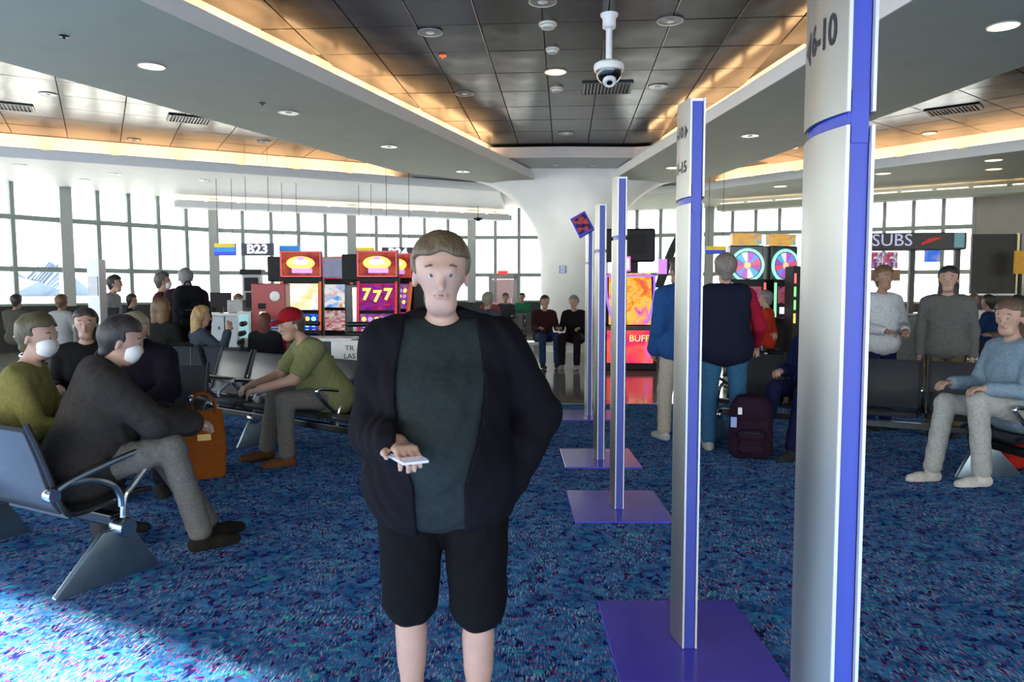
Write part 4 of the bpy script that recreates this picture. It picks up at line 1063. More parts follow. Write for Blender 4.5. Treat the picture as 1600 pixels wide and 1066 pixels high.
# rust leather bag before the man in green
lb_ = cloth((.30, .085, .015), 'leather')
p = at(318, 745, 0.0); t = empty('leather_bag', (p.x, p.y, 0), .5); tag(t, 'tall rust brown leather bag on the carpet before the red-capped person', 'bag')
b = MB(); n = 16; secs = [(0, .16, .10), (.04, .17, .11), (.25, .18, .11), (.46, .165, .075), (.54, .15, .03)]
vs = []; fs = []
for z, rx, ry in secs:
    for k in range(n):
        a = 2 * math.pi * k / n; ca, sa = math.cos(a), math.sin(a)
        vs.append((math.copysign(abs(ca) ** .5, ca) * rx, math.copysign(abs(sa) ** .5, sa) * ry, z))
for i in range(len(secs) - 1):
    for k in range(n): fs.append((i * n + k, i * n + (k + 1) % n, (i + 1) * n + (k + 1) % n, (i + 1) * n + k))
fs.append(tuple(range(n - 1, -1, -1))); fs.append(tuple(range((len(secs) - 1) * n, len(secs) * n)))
b.add(vs, fs).build('bag', lb_, t, smooth=True)
for yy in (-.035, .035): MB().tube(bez([(-.10, yy, .50), (-.09, yy * 1.3, .62), (0, yy * 1.5, .68), (.09, yy * 1.3, .62), (.10, yy, .50)], 6), .010, 8).build('handle', lb_, t, smooth=True)
MB().box((0, -.112, .34), (.10, .012, .05)).build('buckle', M('brass', (.6, .4, .15), .3, 1.0), t)
# trolley case with raised handle by row two
p = at(343, 668, 0.0); t = empty('trolley_case', (-3.06, 6.92, 0), .25); tag(t, 'black trolley suitcase with its handle pulled up beside the bench', 'suitcase')
cm = M('case_black', (.012, .012, .013), .5, var=.2)
bd = MB().box((0, 0, .28), (.34, .22, .46)).build('shell', cm, t, bevel=.03, smooth=True)
for s_ in (-1, 1):
    MB().tube([(s_ * .09, .08, .5), (s_ * .09, .08, .98)], .009, 8).build('handle_rod', dark_metal, t, smooth=True)
    for yy in (-.08, .08): MB().lathe([(.001, -.015), (.03, -.015), (.03, .015), (.001, .015)], (s_ * .13, yy, .03), 14, Matrix.Rotation(math.pi / 2, 3, 'Y')).build('wheel', black_plastic, t, smooth=True)
MB().tube(bez([(-.11, .08, .98), (-.06, .08, 1.0), (.06, .08, 1.0), (.11, .08, .98)], 4), .017, 10).build('grip', black_plastic, t, smooth=True)
# neck pillow and plush on the seat
sp_ = seatpos(B2s[0], B2s[1], B2[2], 2, f=.0)
t = empty('travel_pillow', (sp_[0] + .14, sp_[1] - .10, .45)); tag(t, 'grey and violet travel pillow lying on the empty bench seat', 'pillow')
arc = [np.array((math.cos(a) * .10, math.sin(a) * .09, .065)) for a in np.linspace(.3, 5.4, 10)]
grow([(arc[i], arc[i + 1], .052, .052) for i in range(5)], .01, k=.03, name='grey_half', mat=cloth((.22, .22, .22)), parent=t)
grow([(arc[i], arc[i + 1], .053, .053) for i in range(5, 9)], .01, k=.03, name='violet_half', mat=cloth((.06, .03, .30)), parent=t)
t = empty('cable_headset', (sp_[0] - .06, sp_[1] - .16, .45)); tag(t, 'coiled pale headphones lying on the bench seat beside the pillow', 'headphones')
MB().tube(bez([(-.08, 0, .02), (-.07, .05, .06), (0, .06, .09), (.07, .05, .06), (.08, 0, .02)], 6), .010, 8).build('headband', M('headset_pale', (.5, .48, .55), .4), t, smooth=True)
for s_ in (-1, 1): MB().lathe([(.001, -.018), (.035, -.018), (.04, 0), (.035, .018), (.001, .018)], (s_ * .08, 0, .04), 14, Matrix.Rotation(math.pi / 2, 3, 'Y')).build('ear_cup', M('headset_pale', (.5, .48, .55), .4), t, smooth=True)
# striped hat on the knees
hz_ = .64; hk = Vector((pj.location.x, pj.location.y)) + Vector((.42, -.9)).normalized() * .30
t = empty('straw_hat', (hk.x + .02, hk.y, hz_)); tag(t, 'cream and black banded hat resting on the knees in grey jeans', 'hat')
st1 = M('hat_cream', (.62, .56, .44), .8, var=.1, scale=60, bump=.2); st2 = M('hat_black_band', (.015, .014, .013), .8)
MB().lathe([(.17, 0), (.175, .012), (.12, .02), (.118, .02)], n=32).build('brim', st1, t, smooth=True)
MB().lathe([(.12, .018), (.121, .045)], n=32).build('band', st2, t, smooth=True)
MB().lathe([(.12, .045), (.115, .075), (.09, .09), (.0001, .094)], n=32).build('crown', st1, t, smooth=True)
# blue carry bag under the bench seats
t = empty('carry_bag', (-3.42, 7.35, 0), .6); tag(t, 'small dark blue carry bag on the carpet under the bench seats', 'bag')
MB().box((0, 0, .13), (.34, .2, .26)).build('bag', cloth((.012, .018, .12), 'nylon'), t, bevel=.04, smooth=True, seg=3)
MB().tube(bez([(-.1, 0, .25), (-.08, 0, .34), (.08, 0, .34), (.1, 0, .25)], 5), .012, 8).build('handle', cloth((.012, .018, .12), 'nylon'), t, smooth=True)
MB().box((0, -.103, .15), (.10, .01, .04)).build('badge', white_plastic, t)

# ------------------------------------------------------------------ slot machines
orange = M('cabinet_orange', (.80, .13, .03), .3, emit=(1, .20, .05), estr=.35)
redtrim = M('cabinet_red', (.70, .03, .06), .3, emit=(1, .06, .12), estr=.3)
gunmetal = M('cabinet_gunmetal', (.08, .09, .10), .4, .5)
cabinet = M('cabinet_black', (.012, .013, .015), .45, var=.2, spec=.2)
deckm = M('button_deck', (.05, .055, .065), .3, .3)
art_top = screen_mat('topper_picture', [(.10, .005, .01), (.35, .02, .015), (.6, .10, .02), (.25, .01, .05)], 4, .9, 'noise')
glow_gold = M('glow_gold', (1, .6, .1), .4, emit=(1, .55, .10), estr=1.3); glow_violet = M('glow_violet', (.5, .2, .9), .4, emit=(.5, .25, 1), estr=1.2); glow_white = M('glow_white', (1, .95, .9), .4, emit=(1, .80, .55), estr=1.4)
SYM = [M('symbol_%d' % i, c, .4, emit=c, estr=1.8) for i, c in enumerate([(.9, .15, .4), (.1, .5, 1), (1, .6, .1), (.3, .15, .8), (.2, .8, .9)])]
art_fire = screen_mat('bright_reel_picture', [(1, .62, .12), (1, .8, .45), (1, .93, .9), (.75, .6, .7)], 3.0, 1.25, 'noise')
art_blue = screen_mat('blue_reel_picture', [(.01, .02, .30), (.03, .10, .7), (.02, .04, .4), (.05, .18, .8)], 9, 1.0)
art_seven = screen_mat('purple_reel_picture', [(.12, .01, .22), (.45, .01, .10), (.25, .02, .35), (.6, .03, .15)], 5, 1.0)
art_gold = screen_mat('gold_reel_picture', [(.10, .02, .35), (.4, .12, .15), (.2, .04, .4), (.5, .2, .2)], 8, 1.0)
art_sky = screen_mat('pale_reel_picture', [(.1, .35, .9), (.75, .75, .8), (.85, .85, .85), (.8, .25, .08)], 4, 1.0)
art_grey = screen_mat('grey_top_picture', [(.25, .3, .45), (.35, .4, .6), (.5, .35, .4)], 3, .7, 'noise')
art_red = screen_mat('red_pay_picture', [(.4, .03, .05), (.75, .7, .7), (.5, .06, .06), (.8, .8, .8)], 7, .8)
def slot(loc, rz, label, trim, a_top, a_up, a_low, sidecol=cabinet, boxed=True):
    t = empty('slot_machine', loc, rz); tag(t, label, 'slot machine', 'slot machines left of the column')
    # front is local -y
    b = MB(); b.box((0, .05, .30), (.62, .52, .60)); b.build('base_cabinet', gunmetal, t, bevel=.012)
    b = MB(); q = [(-.16, .60), (.28, .60), (.28, 1.70), (.02, 1.70), (-.04, 1.0)]
    b.add([(-.32, y, z) for y, z in q] + [(.32, y, z) for y, z in q], [tuple(range(4, -1, -1)), tuple(range(5, 10))] + [(i, (i + 1) % 5, 5 + (i + 1) % 5, 5 + i) for i in range(5)])
    b.build('upper_cabinet', sidecol, t, bevel=.01)
    # button deck
    b = MB(); b.box((0, -.24, .66), (.60, .24, .07), Matrix.Rotation(.2, 3, 'X')); dk = b.build('button_deck', deckm, t, bevel=.012)
    for k in range(5): MB().lathe([(.02, 0), (.02, .012), (.001, .016)], (-.2 + k * .09, -.28, .69), 12).build('button', M('button_glow', (.8, .8, .8), .3, emit=(1, 1, .95), estr=1.0), dk)
    MB().box((.18, -.37, .64), (.16, .012, .035)).build('ticket_slot', M('slot_glow', (.9, .9, .9), .3, emit=(1, 1, 1), estr=1.0), dk)
    b = MB(); b.box((0, -.37, .60), (.40, .02, .03)); b.build('deck_strip', trim, dk)
    # two slanted displays
    def disp(name, z0, y0, z1, y1, hw, art):
        d_ = Vector((0, y1 - y0, z1 - z0)); ln = d_.length; mxx = Matrix((Vector((1, 0, 0)), d_.normalized(), Vector((1, 0, 0)).cross(d_.normalized()))).transposed()
        f_ = MB().box(((0), (y0 + y1) / 2, (z0 + z1) / 2), (hw * 2 + .04, ln, .05), mxx).build(name, cabinet, t, bevel=.008)
        nrm_ = -(Vector((1, 0, 0)).cross(d_.normalized())); nrm_ = nrm_ if nrm_.y < 0 else -nrm_
        cen = Vector((0, (y0 + y1) / 2, (z0 + z1) / 2))
        MB().box(cen + nrm_ * .027, (hw * 2 - .03, ln - .04, .006), mxx).build('screen', art, f_)
        if art in (art_blue, art_gold):
            for i in range(5):
                for j in range(3):
                    c_ = cen + nrm_ * .032 + Vector(((i - 2) * .095, 0, 0)) + d_.normalized() * (j - 1) * .095
                    MB().lathe([(.036, 0), (.036, .003), (.02, .006), (.0001, .006)], c_, 8 + (i * 3 + j) % 3 * 2 - 2, rot_to(nrm_)).build('reel_symbol', SYM[(i * 2 + j * 3) % 5] if art is art_blue else SYM[2 + (i + j) % 2], f_)
        if art is art_seven:
            for i in range(3):
                me_ = text_mesh('7', .24, .003, bold=.010); me_.materials.clear(); me_.materials.append(glow_gold)
                o_ = link('reel_symbol', me_, f_, cen + nrm_ * .033 + Vector(((i - 1) * .16, 0, .03 * (1 - i % 2)))); o_.rotation_euler = (math.pi / 2 - math.atan2(y1 - y0, z1 - z0), 0, 0)
        for s_ in (-1, 1): MB().box(Vector((s_ * (hw + .012), (y0 + y1) / 2, (z0 + z1) / 2)) + nrm_ * .012, (.035, ln + .02, .05), mxx).build('side_trim', trim, f_)
    disp('lower_display', .78, -.20, 1.16, -.10, .27, a_low)
    disp('upper_display', 1.18, -.095, 1.62, -.01, .27, a_up)
    # topper
    tb = MB().box((0, .10, 1.90), (.62, .26, .40)).build('topper', cabinet, t, bevel=.01)
    MB().box((0, -.035, 1.90), (.56, .012, .34)).build('screen', a_top, tb)
    if a_top is art_top:
        Rx = Matrix.Rotation(math.pi / 2, 3, 'X')
        ov = MB().lathe([(.105, 0), (.095, .006), (.0001, .008)], (0, -.043, 1.915), 18, Matrix.Diagonal((2.0, 1, 1)).to_3x3() @ Rx).build('picture_shape', glow_gold, tb)
        MB().lathe([(.06, 0), (.05, .006), (.0001, .008)], (.0, -.050, 1.935), 14, Matrix.Diagonal((2.0, 1, .8)).to_3x3() @ Rx).build('picture_shape', glow_white, tb)
        MB().box((.02, -.048, 1.80), (.30, .008, .07)).build('picture_band', glow_violet, tb, bevel=.003)
        MB().box((.0, -.054, 1.985), (.10, .008, .05)).build('picture_band', glow_violet, tb, bevel=.003)
    b = MB(); b.box((0, -.036, 2.085), (.60, .018, .02)); b.box((0, -.036, 1.715), (.60, .018, .02)); b.box((.29, -.036, 1.9), (.02, .018, .39)); b.box((-.29, -.036, 1.9), (.02, .018, .39))
    b.build('topper_frame', redtrim, tb)
    return t
def mach(x, d, rz, *a, **k):
    p = at(x, 454, d=d); return slot((p.x, p.y, 0), rz, *a, **k)
mach(471, 11.6, .16, 'slot machine with orange trim, bright upper and blue lower screen', orange, art_top, art_fire, art_blue)
mach(590, 11.5, .06, 'slot machine with red trim and purple sevens screens', redtrim, art_top, art_seven, art_gold)
mach(529, 13.4, -.35, 'slot machine with pale screen between the two nearer ones', orange, art_grey, art_sky, art_red)
mach(622, 12.4, -.5, 'slot machine half hidden behind the walking person', orange, art_top, art_gold, art_seven)
# black side cabinets behind
def pod(x, d, label):
    p = at(x, 454, d=d); t = empty('machine_pod', (p.x, p.y, 0), .1); tag(t, label, 'cabinet')
    MB().box((0, .1, .8), (.34, .5, 1.6)).build('body', gunmetal, t, bevel=.02)
    MB().box((0, .1, 1.86), (.42, .5, .42)).build('head_box', cabinet, t, bevel=.02)
    MB().box((0, -.16, .8), (.10, .02, 1.5)).build('front_rib', chrome, t, bevel=.006)
pod(441, 12.9, 'dark grey machine cabinet left behind the first slot machine'); pod(557, 12.1, 'tall grey cabinet between the slot machines')
# red vending kiosk
p = at(422, 454, d=10.8); t = empty('red_kiosk', (p.x, p.y, 0), .15); tag(t, 'red service kiosk with round white dial left of the slot machines', 'kiosk')
rk = M('kiosk_red', (.36, .012, .02), .35)
MB().box((0, .1, .80), (.46, .5, 1.6)).build('body', rk, t, bevel=.015)
MB().lathe([(.001, 0), (.07, 0), (.07, .02), (.001, .025)], (.09, -.155, 1.42), 24, Matrix.Rotation(math.pi / 2, 3, 'X')).build('dial', white_plastic, t)
MB().box((-.09, -.16, 1.28), (.10, .02, .08)).build('card_slot', black_plastic, t)
MB().box((-.08, -.165, 1.14), (.08, .03, .12)).build('keypad', chrome, t)
sg = MB().box((.12, -.157, .98), (.22, .01, .22)).build('notice', M('notice_blue', (.08, .15, .55), .5), t)
for k in range(5): MB().box((.12, -.164, 1.06 - k * .04), (.17, .004, .014)).build('printed_line', white_plastic, sg)
sd = MB().box((-.34, .0, .95), (.20, .3, .5)).build('side_terminal', white_plastic, t, bevel=.012)
MB().box((-.34, -.155, 1.0), (.13, .01, .32)).build('screen', M('terminal_screen', (.1, .3, .32), .2, emit=(.5, .9, .95), estr=.5), sd)
MB().box((-.34, .05, .35), (.12, .2, .7)).build('stand', gunmetal, t)
# stools
def stool(x, d, label, rz=0.0, back=True):
    p = at(x, 454, d=d); t = empty('stool', (p.x, p.y, 0), rz); tag(t, label, 'stool', 'black stools by the machines')
    MB().lathe([(.24, 0), (.24, .02), (.06, .04), (.035, .06), (.035, .56)], n=20).build('pedestal', chrome, t, smooth=True)
    grow([(np.array((-.14, 0, .60)), np.array((.14, 0, .60)), .055, .055), (np.array((0, -.12, .60)), np.array((0, .12, .60)), .055, .055), (np.array((-.1, -.1, .6)), np.array((.1, .1, .6)), .055, .055), (np.array((-.1, .1, .6)), np.array((.1, -.1, .6)), .055, .055)], .015, k=.06, name='seat', mat=M('stool_vinyl', (.012, .014, .016), .4), parent=t)
    if back:
        grow([(np.array((-.12, .2, .80)), np.array((.12, .2, .80)), .035, .035), (np.array((-.12, .24, 1.05)), np.array((.12, .24, 1.05)), .035, .035), (np.array((-.13, .22, .92)), np.array((.13, .22, .92)), .036, .036)], .015, k=.08, name='backrest', mat=M('stool_vinyl', (.012, .014, .016), .4), parent=t)
        MB().tube([(0, .05, .57), (0, .22, .66), (0, .23, .85)], .018, 8).build('back_post', dark_metal, t, smooth=True)
def low_stool(x, y, seat, label):
    t = empty('stool', (x, y, 0)); tag(t, label, 'stool', 'low stools under far seated people')
    MB().lathe([(.22, 0), (.22, .02), (.05, .035), (.032, .05), (.032, seat - .06)], n=16).build('pedestal', chrome, t, smooth=True)
    MB().lathe([(.15, seat - .07), (.19, seat - .055), (.20, seat - .03), (.17, seat - .005), (.0001, seat)], n=20).build('seat', M('stool_vinyl', (.012, .014, .016), .4), t, smooth=True)
for x_, y_, s_, lb_ in [(-.42, 12.9, .54, 'low stool under the person in slate top left of the column'), (4.05, 12.0, .59, 'low stool under the person in orange red'), (-3.32, 10.15, .41, 'low stool under the person with reddish brown hair')]:
    low_stool(x_, y_, s_, lb_)
for x_, d_, s_, lb_ in [(95, 13.2, .51, 'pale collar'), (205, 15.2, .51, 'black, left of the standing pair'), (372, 15.9, .51, 'black at the gate counter'), (765, 19.4, .51, 'dark red by the door'), (816, 22.3, .51, 'dark green by the door'), (1520, 15.8, .51, 'slate top'), (1546, 12.7, .51, 'deep blue'), (1592, 11.7, .51, 'brown mottled jacket')]:
    p = at(x_, 480, d=d_); low_stool(p.x, p.y, s_, 'low stool under the far person in ' + lb_)
stool(350, 10.2, 'black stool seen side-on before the white gate cabinets', -1.4)
stool(500, 10.6, 'black stool before the first slot machine', 2.8)
stool(560, 10.3, 'black stool before the red-trimmed slot machine', 3.3)
stool(1180, 11.6, 'black stool at the wheel slot machines', 2.6)

# big curved machine right of the column
p = at(985, 454, d=14.2); t = empty('curved_slot_machine', (p.x, p.y, 0), -.12); tag(t, 'large black curved slot machine with glowing orange screen and purple edge lights', 'slot machine')
art_buf = screen_mat('sunset_picture', [(.5, .03, .12), (.85, .16, .02), (1, .5, .06), (.9, .2, .25), (.3, .05, .4)], 4.2, 1.4, 'noise', 1.5)
art_low = screen_mat('pink_glow_picture', [(.25, .02, .35), (.9, .03, .10), (1, .12, .08), (.9, .1, .6)], 3.0, 1.3, 'noise', 1.2)
violet = M('violet_edge_light', (.2, .1, .9), .3, emit=(.22, .12, 1.0), estr=1.6)
MB().box((0, .25, .42), (1.02, .6, .84)).build('base_cabinet', cabinet, t, bevel=.02)
lp = MB().box((0, -.06, .45), (.86, .02, .62)).build('lower_panel', art_low, t)
lettering('BUFF', .17, M('gold_letters', (1, .7, .1), .4, emit=(1, .62, .08), estr=1.6), t, (.17, -.075, .60))
MB().box((0, -.12, .80), (1.0, .36, .07)).build('button_deck', deckm, t, bevel=.02)
# curved tall screen
prof = [(-.06, .86), (-.02, 1.05), (.04, 1.25), (.12, 1.45), (.22, 1.65), (.34, 1.82)]
MB().sheet(prof, -.40, .40, .02).build('curved_screen', art_buf, t, smooth=True)
MB().sheet([(y + .03, z) for y, z in prof], -.48, .48, -.12).build('screen_back', cabinet, t, smooth=True)
for s_ in (-1, 1):
    MB().tube(bez([(s_ * .30, -.10, .88), (s_ * .38, -.06, 1.1), (s_ * .44, .02, 1.4), (s_ * .45, .10, 1.62), (s_ * .45, .16, 1.78)], 5), .022, 8).build('edge_light', violet, t, smooth=True)
MB().tube([(-.45, .16, 1.78), (.45, .16, 1.78)], .022, 8).build('edge_light', violet, t, smooth=True)
MB().box((0, .36, 2.36), (.94, .2, .64)).build('sign_board', cabinet, t, bevel=.06, seg=4)
MB().box((0, .25, 2.38), (.60, .012, .36)).build('sign_inset', black_plastic, t, bevel=.004)
MB().box((0, .42, 1.95), (.30, .1, .4)).build('sign_neck', cabinet, t)
MB().box((-.12, .1, 2.0), (.24, .05, .28)).build('jackpot_display', M('jackpot_frame', (.5, .08, .4), .3, emit=(1, .15, .7), estr=1.0), t, bevel=.01)
MB().box((-.12, .07, 2.0), (.18, .02, .20)).build('jackpot_screen', M('jackpot_white', (.9, .9, .95), .3, emit=(1, 1, 1), estr=1.2), t)
# swept fin at its right
MB().sheet([(0, 0), (.02, .3), (.05, .5)], 0, .01, .01)
vs = []; q = [(.46, 1.55), (.56, 1.9), (.72, 2.3), (.92, 2.72), (.86, 2.3), (.74, 1.9), (.62, 1.55)]
b = MB(); b.add([(x, .2, z) for x, z in q] + [(x, .32, z) for x, z in q], [tuple(range(6, -1, -1)), tuple(range(7, 14))] + [(i, (i + 1) % 7, 7 + (i + 1) % 7, 7 + i) for i in range(7)])
b.build('fin', cabinet, t, bevel=.01)
MB().box((.60, .18, 1.95), (.16, .06, .28)).build('side_display', M('side_display_glow', (.3, .1, .5), .3, emit=(.6, .2, 1), estr=.9), t)
# wheel machines
def wheel_machine(x, d, rz, label):
    p = at(x, 454, d=d); t = empty('wheel_slot_machine', (p.x, p.y, 0), rz); tag(t, label, 'slot machine', 'wheel slot machines')
    MB().box((0, .12, .85), (.62, .5, 1.7)).build('cabinet', cabinet, t, bevel=.02)
    MB().box((0, .14, 1.95), (.60, .3, .72)).build('wheel_box', M('wheel_box_dark', (.03, .05, .06), .3), t, bevel=.03)
    R_ = Matrix.Rotation(math.pi / 2, 3, 'X')
    wh = MB().lathe([(.001, 0), (.25, 0), (.25, .03), (.001, .03)], (0, -.02, 1.95), 36, R_).build('wheel', black_plastic, t)
    cols = [(.9, .1, .2), (.2, .3, .9), (.6, .1, .6), (.9, .9, .9), (.1, .5, .8), (.4, .1, .5)]
    for k in range(12):
        a0, a1 = 2 * math.pi * k / 12, 2 * math.pi * (k + 1) / 12 - .02
        pts = [(.07 * math.cos(a0), .07 * math.sin(a0))] + [(.235 * math.cos(a0 + (a1 - a0) * j / 4), .235 * math.sin(a0 + (a1 - a0) * j / 4)) for j in range(5)] + [(.07 * math.cos(a1), .07 * math.sin(a1))]
        m = len(pts); c = cols[k % 6]
        MB().add([(x_, -.055, 1.95 + z_) for x_, z_ in pts] + [(x_, -.049, 1.95 + z_) for x_, z_ in pts], [tuple(range(m)), tuple(range(2 * m - 1, m - 1, -1))] + [(i, (i + 1) % m, m + (i + 1) % m, m + i) for i in range(m)]).build('wheel_segment', M('wheel_seg_%d' % (k % 6), c, .3, emit=c, estr=.5), wh)
    MB().lathe([(.001, 0), (.065, 0), (.05, .02), (.001, .025)], (0, -.05, 1.95), 20, R_).build('wheel_hub', M('hub_gold', (.9, .6, .3), .3, emit=(1, .7, .35), estr=.6), wh)
    MB().tube([(math.cos(a) * .275, -.04, 1.95 + math.sin(a) * .275) for a in np.linspace(0, 2 * math.pi, 33)], .028, 8, caps=False).build('wheel_ring', M('ring_green', (.3, 1, .7), .3, emit=(.35, 1, .75), estr=1.0), t, smooth=True)
    MB().box((0, .1, 2.42), (.52, .2, .20)).build('topper', screen_mat('wheel_topper_picture', [(.05, .3, .5), (1, .5, .05), (.1, .6, .6)], 3, .9, 'noise'), t)
    MB().box((0, -.14, 1.42), (.46, .02, .30)).build('screen', screen_mat('wheel_reel_picture', [(.12, .02, .06), (.45, .12, .10), (.3, .05, .3)], 9, .8), t)
    MB().box((0, -.16, 1.14), (.40, .02, .12)).build('pay_display', M('pay_white', (.8, .8, .9), .3, emit=(.85, .8, 1), estr=1.0), t)
    MB().box((0, -.26, .98), (.58, .26, .06)).build('button_deck', deckm, t, bevel=.01)
    for s_, c in ((-1, (.3, 1, .5)), (1, (1, .15, .1))):
        MB().box((s_ * .29, -.14, 1.33), (.035, .03, .62)).build('edge_light', M('edge_%d' % s_, c, .3, emit=c, estr=.9), t)
wheel_machine(1166, 13.6, -.05, 'wheel slot machine with green ring, left of the two')
wheel_machine(1224, 13.8, .35, 'wheel slot machine with green ring, right of the two')
# partly hidden narrow one with coloured lamps
p = at(1246, 454, d=12.6); t = empty('narrow_machine', (p.x, p.y, 0), 0); tag(t, 'dark machine edge with red and green lamps beside the nearest post', 'slot machine')
MB().box((0, .1, .95), (.22, .4, 1.9)).build('cabinet', cabinet, t, bevel=.02)
for k, c in enumerate([(1, .1, .1), (.2, 1, .2), (.2, 1, .2), (1, .6, .1)]): MB().box((-.08, -.11, 1.7 - k * .22), (.03, .02, .16)).build('lamp', M('lamp_%d' % k, c, .3, emit=c, estr=1.2), t)
# ------------------------------------------------------------------ gate area
navy = M('sign_navy', (.008, .018, .075), .4, var=.05)
letter_w = M('letter_white', (.9, .9, .9), .5, emit=(1, 1, 1), estr=.5)
def hang_sign(x, y, w, hgt, d, label, txt=None, col=None, stripes=None, name='gate_sign'):
    p = at(x, y, d=d); t = empty(name, (p.x, p.y, p.z), 0.0); tag(t, label, 'sign')
    W_, H_ = px(w, d), px(hgt, d)
    MB().box((0, 0, 0), (W_, .08, H_)).build('panel', col or navy, t, bevel=.008)
    for s_ in (-1, 1): MB().tube([(s_ * W_ * .35, 0, H_ / 2 - .01), (s_ * W_ * .35, 0, Z_T + .05 - p.z)], .006, 6).build('hanger_rod', dark_metal, t)
    if txt: lettering(txt, H_ * 1.0, letter_w, t, (0, -.045, -.0), sx=1.12, bold=.012)
    for k, (z0, z1, c) in enumerate(stripes or []):
        MB().box((0, -.043, H_ * ((z0 + z1) / 2 - .5)), (W_ - .02, .008, H_ * (z1 - z0))).build('stripe', c, t)
    return t
yel = M('sign_yellow', (.80, .62, .02), .5, emit=(1, .8, .05), estr=.25); bl1 = M('sign_blue', (.04, .06, .75), .5, emit=(.08, .12, 1), estr=.25); bl2 = M('sign_lightblue', (.03, .30, .75), .5, emit=(.05, .4, 1), estr=.25)
hang_sign(352, 390, 33, 19, 17.8, 'yellow and blue hanging sign left of the gate sign', None, bl1, [(.66, 1, yel), (.3, .62, bl2)])
hang_sign(403, 390, 50, 19, 17.5, 'dark blue hanging gate sign reading B23', 'B23')
hang_sign(453, 390, 32, 12, 18.5, 'light blue hanging sign behind the first slot machine', None, bl2)
hang_sign(571, 393, 27, 12, 18.8, 'yellow and light blue hanging sign above the slot machines', None, bl2, [(.6, 1, yel)])
hang_sign(622, 395, 50, 17, 18.0, 'dark blue hanging gate sign reading B24, half hidden by the walker', 'B24')
hang_sign(1118, 391, 32, 12, 18.0, 'yellow hanging sign right of the second post', None, bl1, [(.5, 1, yel)])
# column notice
ang = math.atan2(at(870, 420, d=18.2).y - CY, at(870, 420, d=18.2).x - CX)
p = at(869, 421, d=18.1); ang = -math.pi / 2 - .42; t = empty('column_notice', (CX + (CR + .012) * math.cos(ang), CY + (CR + .012) * math.sin(ang), p.z), ang + math.pi / 2); tag(t, 'small blue notice plate on the white column', 'sign')
nb = M('notice_plate_blue', (.10, .20, .55), .5)
MB().box((0, 0, .045), (.17, .02, .08)).build('upper_plate', nb, t); MB().box((0, 0, -.05), (.17, .02, .08)).build('lower_plate', nb, t)
for k in range(2):
    for j in range(2): MB().box((0, -.011, .06 - k * .095 - j * .03), (.12, .004, .012)).build('printed_line', letter_w, t)
# white pillar of the gate podium
cab = M('cabinet_pale', (.50, .56, .62), .4, var=.03)
t_ = at(152, 454, d=8.8); t = empty('podium_pillar', (t_.x, t_.y, 0)); tag(t, 'white rectangular pillar of the gate podium', 'pillar')
MB().box((0, 0, .93), (.14, .16, 1.86)).build('post', white_plastic, t, bevel=.01)
MB().box((0, -.085, 1.55), (.11, .02, .22)).build('panel', M('pillar_panel', (.55, .56, .56), .3), t)
MB().box((.05, -.09, .62), (.10, .05, .20)).build('socket_box', white_plastic, t, bevel=.005)
for k in (-1, 1): MB().lathe([(.001, 0), (.022, 0), (.001, .004)], (.05, -.117, .62 + k * .04), 10, Matrix.Rotation(math.pi / 2, 3, 'X')).build('socket', black_plastic, t)
t_ = at(190, 454, d=9.75); t = empty('gate_podium', (t_.x, t_.y, 0), .05); tag(t, 'pale blue grey gate podium behind the seated people', 'counter')
MB().box((0, .1, .48), (.80, .5, .96)).build('body', cab, t, bevel=.01)
MB().box((0, .1, .98), (.9, .6, .04)).build('worktop', white_plastic, t, bevel=.008)
MB().box((0, -.155, .5), (.01, .006, .85)).build('joint', dark_metal, t)
mn = MB().box((-.28, .12, 1.16), (.34, .03, .24), Matrix.Rotation(-.3, 3, 'X')).build('monitor', black_plastic, t, bevel=.006)
MB().box((-.28, .14, 1.04), (.05, .05, .10)).build('monitor_foot', black_plastic, t)
# gate counter with pale cabinets, machine and screens
t_ = at(376, 454, d=14.4); t = empty('gate_counter', (t_.x, t_.y, 0)); tag(t, 'pale gate counter cabinets under the gate sign', 'counter')
for k in (-1, 0, 1):
    d_ = MB().box((k * .45, 0, .52), (.43, .5, 1.0)).build('cabinet', cab, t, bevel=.008)
    MB().box((k * .45 + .12, -.26, .8), (.02, .02, .06)).build('handle', dark_metal, d_)
MB().box((0, 0, 1.05), (1.5, .62, .05)).build('worktop', white_plastic, t, bevel=.01)
MB().box((-.1, .1, 1.2), (.30, .3, .24)).build('printer', M('printer_grey', (.4, .4, .4), .4), t, bevel=.02)
for k in (-.4, .28): 
    m_ = MB().box((k, .05, 1.32), (.40, .04, .28)).build('monitor', black_plastic, t, bevel=.008); MB().box((k, .08, 1.12), (.06, .06, .12)).build('monitor_foot', black_plastic, t)
MB().box((.1, .4, 1.36), (.34, .2, .9)).build('boarding_reader', M('reader_grey', (.36, .37, .37), .4), t, bevel=.01)
MB().box((.1, .29, 1.62), (.26, .02, .26)).build('reader_screen', black_plastic, t)
MB().box((.1, .4, 1.86), (.42, .24, .10)).build('reader_top', black_plastic, t)
# coloured bottle cooler
p = at(398, 454, d=11.8); t = empty('water_bottle_bin', (p.x, p.y, 0)); tag(t, 'blue and white cylindrical bin before the red kiosk', 'bin')
MB().lathe([(.16, 0), (.17, .02), (.17, .42)], n=24).build('drum', M('bin_blue', (.03, .08, .45), .4), t, smooth=True)
MB().lathe([(.172, .42), (.172, .72), (.15, .78), (.001, .79)], n=24).build('lid', white_plastic, t, smooth=True)
